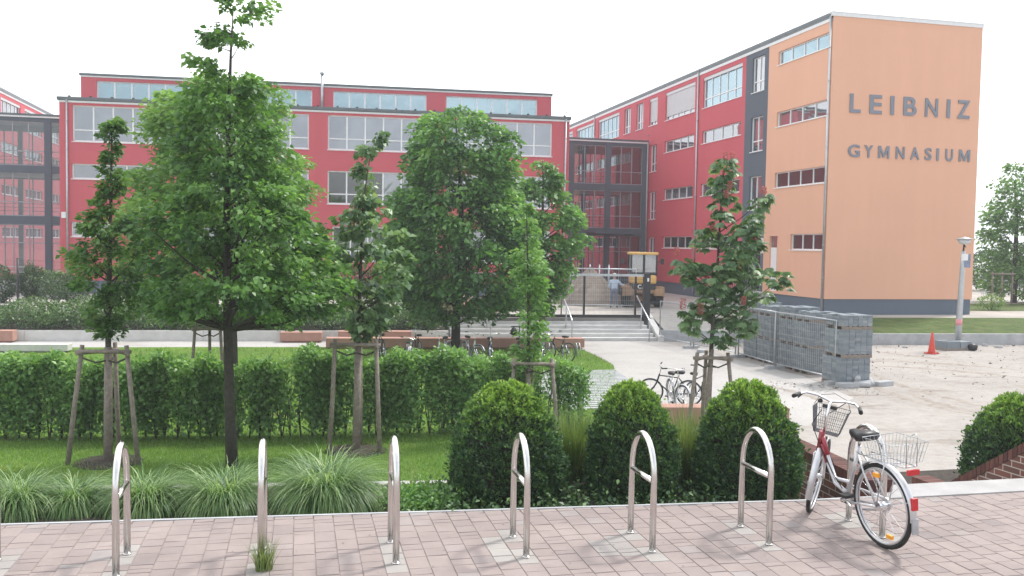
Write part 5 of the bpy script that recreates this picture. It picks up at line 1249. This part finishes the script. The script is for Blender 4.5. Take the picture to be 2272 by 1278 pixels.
    def wire_basket(name, f, c0, c1, c2, c3, z0, z1, n, m_, r_, rows_=3):
        """c0..c1 bottom rectangle, c2..c3 top rectangle"""
        b = MB(f)
        def rect(t):
            xa = c0[0]+(c2[0]-c0[0])*t; ya = c0[1]+(c2[1]-c0[1])*t; xb = c1[0]+(c3[0]-c1[0])*t; yb = c1[1]+(c3[1]-c1[1])*t; z = z0+(z1-z0)*t
            return [(xa, ya, z), (xb, ya, z), (xb, yb, z), (xa, yb, z)]
        for k in range(rows_+1): b.tube(rect(k/rows_), r_*(1.9 if k == rows_ else 1.1), 5, closed=True)
        lo_, hi_ = rect(0), rect(1)
        for e in range(4):
            for k in range(n):
                t = k/n; p = V(lo_[e]).lerp(V(lo_[(e+1) % 4]), t); q = V(hi_[e]).lerp(V(hi_[(e+1) % 4]), t); b.tube([p, q], r_, 4, cap=False)
        for k in range(1, n): 
            t = k/n; b.tube([V(lo_[0]).lerp(V(lo_[1]), t), V(lo_[3]).lerp(V(lo_[2]), t)], r_, 4, cap=False)
        return b
    if basket:
        b = wire_basket("front_basket", stf, (.87, -.105), (1.05, .105), (.84, -.15), (1.11, .15), .76, .985, 15, galv, .0016, 4)
        b.tube([stf_ for stf_ in [(.98, -.16, .985), (.98, -.12, 1.08), (.98, 0, 1.12), (.98, .12, 1.08), (.98, .16, .985)]], .003, 5); b.build("front_basket", MATS["mesh_grey"], root)
        b = MB(stf); b.tube([(.93, -.02, .70), (.93, .02, .70)], .03, 12); b.build("front_lamp", plastic, root)
    if rearbasket:
        b = wire_basket("rear_basket", None, (-.31, -.13), (.0, .13), (-.345, -.165), (.01, .165), .765, .925, 9, galv, .0014, 2)
        for s in (-.05, .05): b.tube([(-.345, s, .75), (-.36, s, .97), (-.34, s, 1.0), (-.32, s*.6, .985)], .004, 5)
        b.build("rear_basket", galv, root)
        b = MB(); b.box((-.375, -.05, .69), (-.35, .05, .73)); b.build("tail_light", redlens, root)
        b = MB(); a = rad(178); x = (R+.04)*math.cos(rad(162)); z = R+(R+.04)*math.sin(rad(162)); b.box((x-.016, -.024, z-.05), (x+.008, .024, z+.045)); b.build("mudguard_light", redlens, root)
        b = MB(); x = (R+.03)*math.cos(rad(188)); b.box((x-.006, -.028, R-.12), (x+.006, .028, R+.0)); b.build("mud_flap", galv, root)
        b = MB(stf); b.box((.75, -.06, 1.005), (.81, .06, 1.035)); b.lathe((.78, .09, 1.05), [(.022, -.01), (.022, .01), (.008, .025)], 10); b.build("cable_clamp", plastic, root)
        b = MB(); b.tube([(.74, .02, 1.0), (.83, .06, .86), (.76, .03, .66), (.62, .02, .48), (.48, .02, .36)], .004, 5); b.tube([(.70, -.2, 1.04), (.84, -.1, .92), (.80, -.03, .70), (.64, -.02, .52)], .004, 5); b.build("cables", plastic, root)
    return root
hb = bicycle(True, silver, True, True, rad(-46), True, 1.0, silver, True)
pr = G(1987, 1215, 0); pf = G(1790, 1140, 0); hd = math.atan2(pf.y-pr.y, pf.x-pr.x) - rad(9)
hb.location = (pr.x-.10, pr.y+.02, .0); hb.rotation_euler = (rad(-4), 0, hd); tag(hb, "silver and red city bicycle with wire baskets leaning on the last hoop", "bicycle")
# parked bicycles, two builds copied
bk = bicycle(False, blackm, False, False, rad(10), False, .2, blackm); bs = bicycle(False, bikeblue, False, True, rad(-15), True, 1.0, chrome)
bl_ = bicycle(False, silver, False, True, rad(20), True, 1.0, chrome)
spots = [(bk, 1485, 900, 23.4, 150, -4, "dark bicycle at the left of the three parked on the bright path edge"), (bl_, 1500, 908, 22.8, 262, 3, "silver bicycle facing the camera, middle of the three parked by the path"), (bk, 1545, 900, 23.3, 40, 4, "black diamond frame bicycle, right of the three and behind the chestnut stakes"),
         (bk, 848, 815, 31.2, 255, 5, "dark bicycle beside the right post of the central stake frame"), (bl_, 905, 832, 29.0, 268, -4, "bicycle with a wide white handlebar rising just over the hedge"), (bk, 922, 812, 31.8, 95, 3, "dark bicycle behind the wide white handlebar, in front of the short bench block"),
         (bl_, 985, 822, 30.6, 240, 6, "silver handlebar bicycle just left of the thick dark trunk"), (bl_, 1040, 818, 31.0, 285, -6, "silver handlebar bicycle just right of the thick dark trunk"), (bs, 1090, 822, 30.6, 262, 3, "blue bicycle facing the camera halfway between the thick trunk and the slim bright tree"),
         (bk, 1150, 818, 31.2, 75, 0, "dark bicycle with a hanging black saddle, left of the slim bright tree"), (bs, 1200, 818, 31.0, 250, -5, "blue bicycle right of the slim bright tree, beside the lone raised one"), (bk, 1238, 800, 32.0, 118, 4, "dark mountain bicycle standing at the right end of the far row, by the lawn tip")]
seen = set()
for src, px, py, d, az, lean, lb in spots:
    o = src if src.name not in seen else copy_tree(src); seen.add(src.name)
    c = A(px, py, d); a = rad(az); off = V((math.cos(a), math.sin(a), 0))*.5
    o.location = (c.x-off.x, c.y-off.y, LOW+.012); o.rotation_euler = (rad(lean), 0, a); tag(o, lb, "bicycle", "bicycles parked in the yard")
c = A(1140, 735, 31.0); b = MB(); b.lathe((0, 0, 0), [(.02, -.16), (.11, -.10), (.12, .02), (.06, .12), (.02, .15)], 12); b.box((-.1, -.02, .15), (.24, .02, .18)); b.tube([(.2, 0, .16), (.2, 0, -.65)], .018, 6); o = b.build("saddle_bag", plastic); o.location = c; tag(o, "black bag hanging from a raised bar left of the slim bright tree", "bag")
# low wheel holders
hp = [(1215, 790), (1245, 795), (1275, 790)]
for i, (px, py) in enumerate(hp):
    c = G(px, py, LOW); b = MB(); b.tube([(0, -.3, -.02), (0, -.3, .35), (0, -.15, .5), (0, .0, .5), (0, .15, .35), (0, .15, -.02)], .018, 7); b.tube([(.12, -.3, -.02), (.12, -.3, .35), (.12, -.15, .5), (.12, .0, .5), (.12, .15, .35), (.12, .15, -.02)], .018, 7)
    o = b.build("wheel_holder", galv); o.location = c; tag(o, ["leftmost low wheel holder under the far row of bicycles", "middle low wheel holder under the far row of bicycles", "rightmost low wheel holder on the lawn tip"][i], "wheel holder", "steel wheel holders on the lawn")

# ------------------------------------------------------------------ worker seen from behind
def worker():
    q = G(1362, 683, COURT); root = empty("person", (q.x, q.y, COURT), rad(-16), "person in a light blue shirt and grey jeans standing with back turned behind the gate", "person")
    vs = [(0, 0, .96), (0, .0, 1.15), (0, .02, 1.36), (0, .03, 1.47), (0, .05, 1.56), (0, .075, 1.66), (0, .08, 1.76),
          (-.10, 0, .90), (-.13, .01, .50), (-.15, -.02, .10), (-.16, .12, .03), (.10, 0, .90), (.14, .03, .50), (.17, .0, .10), (.18, .14, .03),
          (-.19, .02, 1.40), (-.27, -.03, 1.14), (-.20, .12, .98), (-.16, .20, .97), (.19, .02, 1.40), (.36, .08, 1.22), (.54, .22, 1.20), (.62, .27, 1.21)]
    es = [(0,1),(1,2),(2,3),(3,4),(4,5),(5,6),(0,7),(7,8),(8,9),(9,10),(0,11),(11,12),(12,13),(13,14),(2,15),(15,16),(16,17),(17,18),(2,19),(19,20),(20,21),(21,22)]
    rs = [(.17,.13),(.165,.125),(.19,.13),(.085,.08),(.06,.062),(.088,.10),(.07,.08),(.105,.10),(.075,.075),(.055,.055),(.05,.04),(.105,.10),(.075,.075),(.055,.055),(.05,.04),(.085,.08),(.06,.06),(.045,.045),(.04,.03),(.085,.08),(.06,.06),(.045,.045),(.04,.03)]
    me = bpy.data.meshes.new("body"); me.from_pydata(vs, es, []); o = bpy.data.objects.new("body", me); COL.objects.link(o)
    md = o.modifiers.new("skin", "SKIN"); 
    for i, r in enumerate(rs): me.skin_vertices[0].data[i].radius = r
    me.skin_vertices[0].data[0].use_root = True
    sb = o.modifiers.new("sub", "SUBSURF"); sb.levels = sb.render_levels = 2
    dg = bpy.context.evaluated_depsgraph_get(); nm = bpy.data.meshes.new_from_object(o.evaluated_get(dg)); bpy.data.objects.remove(o)
    nm.name = "body"; nm.materials.clear()
    for m_ in (skin, shirt, jeans, shoe): nm.materials.append(m_)
    for p in nm.polygons:
        c = p.center; p.use_smooth = True
        p.material_index = 3 if c.z < .09 else (2 if c.z < 1.0 and abs(c.x) < .24 and not (c.y > .09 and c.z > .9) else (1 if c.z < 1.50 and not (c.x > .50) and not (c.x < -.12 and c.z < 1.02 and c.y > .05) else 0))
    o = bpy.data.objects.new("body", nm); COL.objects.link(o); o.parent = root
    # five fingers and a thumb's worth of small chains on both hands
    f = MB()
    for (hx, hy, hz_, dx, dy) in ((.63, .275, 1.21, .9, .35), (-.15, .21, .965, .5, .6)):
        dv = V((dx, dy, -.25)).normalized(); sdv = dv.cross(ZZ).normalized()
        for k, ln in enumerate((.06, .075, .08, .072)): s = V((hx, hy, hz_))+sdv*(.018*(k-1.5)); f.tube([s, s+dv*ln*.6, s+dv*ln+V((0, 0, -.02))], [.010, .009, .007], 6)
        s = V((hx, hy, hz_))-sdv*.035-dv*.02; f.tube([s, s-sdv*.025+dv*.03, s-sdv*.03+dv*.055], [.011, .010, .008], 6)
    f.build("fingers", skin, root)
    b = MB(); b.lathe((0, .07, 1.70), [(.10, -.06), (.106, .0), (.098, .06), (.06, .10), (.02, .115)], 16); h = b.build("hair", hairm, root)
    b = MB()
    for s in (-1, 1): b.lathe((.098*s, .075, 1.655), [(.008, -.03), (.016, 0), (.010, .03)], 8)
    b.build("ears", skin, root)
    b = MB(); b.tube([(0, .165, 1.67), (0, .195, 1.645), (0, .17, 1.635)], [.012, .017, .010], 8); b.build("nose", skin, root)
worker()

# ------------------------------------------------------------------ wheel loader seen from the rear
q = G(1428, 683, COURT); root = empty("wheel_loader", (q.x, q.y, COURT), rad(-14), "yellow wheel loader seen from the rear, parked behind the gate beside the worker", "loader")
b = MB(); b.box((-.62, .1, .75), (.62, 1.6, 1.02)); b.box((-1.0, .0, .62), (-.55, .5, 1.0)); b.box((.55, 0, .62), (1.0, .5, 1.0)); b.build("counterweight", tan, root, bevel=.04)
b = MB(); b.box((-.66, .05, 1.24), (.66, 1.6, 1.72)); b.build("hood", yellow, root, bevel=.12)
b = MB(); b.box((-.6, .02, .96), (.6, 1.5, 1.25)); b.build("grille", blackm, root, bevel=.02)
for sx in (-1, 1):
    b = MB(); b.prism([(sx*.64, .0), (sx*1.08, .05), (sx*1.08, 1.1), (sx*.64, 1.1)][::sx], 1.0, 1.10); b.prism([(sx*1.0, .0), (sx*1.08, .0), (sx*1.08, .5), (sx*1.0, .5)][::sx], .6, 1.0); b.build("fender", tan, root)
    b = MB(); wf = lambda p, sx=sx: V((sx*.86+p[2], .75+p[0], .55+p[1])); b.fr = wf; b.lathe((0, 0, 0), [(.3, -.2), (.5, -.21), (.55, -.16), (.55, .16), (.5, .21), (.3, .2)], 28); w_ = b.build("wheel", rubber, root)
    b = MB(wf); b.lathe((0, 0, 0), [(.05, -.19), (.3, -.195), (.3, .195), (.05, .19)], 20); b.build("rim", yellow, w_)
    b = MB(wf); b.fr = lambda p, sx=sx: V((sx*.86+p[2], 3.1+p[0], .55+p[1])); b.lathe((0, 0, 0), [(.3, -.2), (.5, -.21), (.55, -.16), (.55, .16), (.5, .21), (.3, .2)], 28); b.build("wheel", rubber, root)
    b = MB(); b.tube([(sx*.70, .9, 2.35), (sx*.98, .85, 2.45)], .018, 6); b.box((sx*1.05-.09, .83, 2.28), (sx*1.05+.09, .87, 2.58)); b.build("mirror", blackm, root)
b = MB()
for sx in (-1, 1):
    b.box((sx*.66-.04, .22, 1.72), (sx*.66+.04, .30, 2.78)); b.box((sx*.66-.04, 1.5, 1.72), (sx*.66+.04, 1.58, 2.78))
b.box((-.06, .21, 1.72), (.06, .27, 2.78)); b.box((-.7, .2, 1.70), (.7, 1.6, 1.86)); b.build("cab_frame", blackm, root)
b = MB(); b.face([(-.62, .25, 1.86), (.62, .25, 1.86), (.62, .25, 2.78), (-.62, .25, 2.78)]); b.face([(-.66, .3, 1.86), (-.66, 1.5, 1.86), (-.66, 1.5, 2.78), (-.66, .3, 2.78)]); b.face([(.66, .3, 1.86), (.66, 1.5, 1.86), (.66, 1.5, 2.78), (.66, .3, 2.78)]); b.face([(-.62, 1.54, 1.86), (.62, 1.54, 1.86), (.62, 1.54, 2.78), (-.62, 1.54, 2.78)]); b.build("cab_glass", glassmat("cab_glass", (.2, .22, .23), .35, .03, .45), root)
b = MB(); b.box((-.74, .1, 2.78), (.74, 1.7, 2.92)); b.build("cab_roof", yellow, root, bevel=.05)
b = MB(); b.box((-.28, .6, 1.8), (.28, .75, 2.3)); b.build("seat", plastic, root)
b = MB(); b.box((-1.15, 3.9, .05), (1.15, 4.6, .15)); b.box((-1.15, 4.5, .1), (1.15, 4.6, .9)); b.box((-.5, 1.6, .5), (.5, 4.0, 1.1)); b.build("loader_bucket", tan, root)
b = MB(); b.box((-1.0, .0, .20), (1.0, .12, .34)); b.build("rear_bar", blackm, root)
vs, fs = [], []
for ch, xa, xb in (("C", -.34, -.14), ("A", -.12, .12), ("T", .13, .33)):
    cu = bpy.data.curves.new("glyph", "FONT"); cu.body = ch; cu.extrude = .01; cu.offset = .03; ob = bpy.data.objects.new("glyph", cu); COL.objects.link(ob)
    me = bpy.data.meshes.new_from_object(ob.evaluated_get(bpy.context.evaluated_depsgraph_get())); cc = np.array([v.co[:] for v in me.vertices]); mn, mx = cc.min(0), cc.max(0); i0 = len(vs)
    vs += [(xa+(c[0]-mn[0])/(mx[0]-mn[0])*(xb-xa), .005-c[2], 1.0+(c[1]-mn[1])/(mx[1]-mn[1])*.22) for c in cc]; fs += [[i0+k for k in p.vertices] for p in me.polygons]
    bpy.data.objects.remove(ob)
me = bpy.data.meshes.new("lettering"); me.from_pydata(vs, [], fs); me.materials.append(whitem); o = bpy.data.objects.new("lettering", me); COL.objects.link(o); o.parent = root

# ------------------------------------------------------------------ sky, sun, view
SUN_AZ, SUN_EL = rad(62), rad(54)
w = bpy.data.worlds.new("World"); S.world = w; w.use_nodes = True; nt = w.node_tree; L = nt.links.new
bg = nt.nodes["Background"]; sky = N(nt, "ShaderNodeTexSky"); sky.sky_type = "NISHITA"; sky.sun_disc = False; sky.sun_elevation = SUN_EL; sky.sun_rotation = SUN_AZ; sky.dust_density = 3; sky.air_density = 1.3
tc = N(nt, "ShaderNodeTexCoord"); mp = N(nt, "ShaderNodeMapping"); mp.inputs["Scale"].default_value = (1, 1, 2.6); L(tc.outputs["Generated"], mp.inputs["Vector"])
no = N(nt, "ShaderNodeTexNoise", Scale=2.3, Detail=9, Roughness=.58); L(mp.outputs["Vector"], no.inputs["Vector"])
rp = N(nt, "ShaderNodeValToRGB"); rp.color_ramp.elements[0].position = .36; rp.color_ramp.elements[1].position = .56; sx = N(nt, "ShaderNodeSeparateXYZ"); L(tc.outputs["Generated"], sx.inputs[0]); ma = N(nt, "ShaderNodeMath", operation="MULTIPLY_ADD"); ma.inputs[1].default_value = .13; L(sx.outputs["Y"], ma.inputs[0]); L(no.outputs["Fac"], ma.inputs[2]); L(ma.outputs[0], rp.inputs["Fac"])
rp.color_ramp.elements[0].color = (.35, .35, .35, 1)
n2 = N(nt, "ShaderNodeTexNoise", Scale=5, Detail=6); L(mp.outputs["Vector"], n2.inputs["Vector"])
r2 = N(nt, "ShaderNodeValToRGB"); r2.color_ramp.elements[0].color = (9.0, 9.3, 9.8, 1); r2.color_ramp.elements[1].color = (13, 13.2, 13.3, 1); r2.color_ramp.elements[0].position = .35; r2.color_ramp.elements[1].position = .65; L(n2.outputs["Fac"], r2.inputs["Fac"])
mx = N(nt, "ShaderNodeMixRGB"); L(rp.outputs["Color"], mx.inputs[0]); L(sky.outputs[0], mx.inputs[1]); L(r2.outputs["Color"], mx.inputs[2]); L(mx.outputs[0], bg.inputs[0])
bg.inputs[1].default_value = .096
sl = bpy.data.lights.new("sun", "SUN"); sl.energy = 2.1; sl.angle = rad(7); sl.color = (1, .965, .91); so = bpy.data.objects.new("sun", sl); COL.objects.link(so)
sdir = V((math.sin(SUN_AZ)*math.cos(SUN_EL), math.cos(SUN_AZ)*math.cos(SUN_EL), math.sin(SUN_EL))); so.rotation_euler = sdir.to_track_quat("Z", "Y").to_euler(); so.location = (30, 20, 40)
S.view_settings.view_transform = "Standard"; S.view_settings.look = "None"; S.view_settings.gamma = 1; S.view_settings.exposure = .78
S.cycles.max_bounces = 6; S.cycles.transparent_max_bounces = 12
def haze(dens):
    b = MB(); b.box((-420, -320, -3.2), (420, 720, 16.5)); o = b.build("haze", []); mt = bpy.data.materials.new("haze_air"); mt.use_nodes = True; n_ = mt.node_tree
    n_.nodes.remove(n_.nodes["Principled BSDF"]); v = n_.nodes.new("ShaderNodeVolumePrincipled"); v.inputs["Density"].default_value = dens; v.inputs["Color"].default_value = (.93, .95, 1, 1); n_.links.new(v.outputs[0], n_.nodes["Material Output"].inputs["Volume"])
    o.data.materials.append(mt); tag(o, kind="stuff")
haze(.0013)
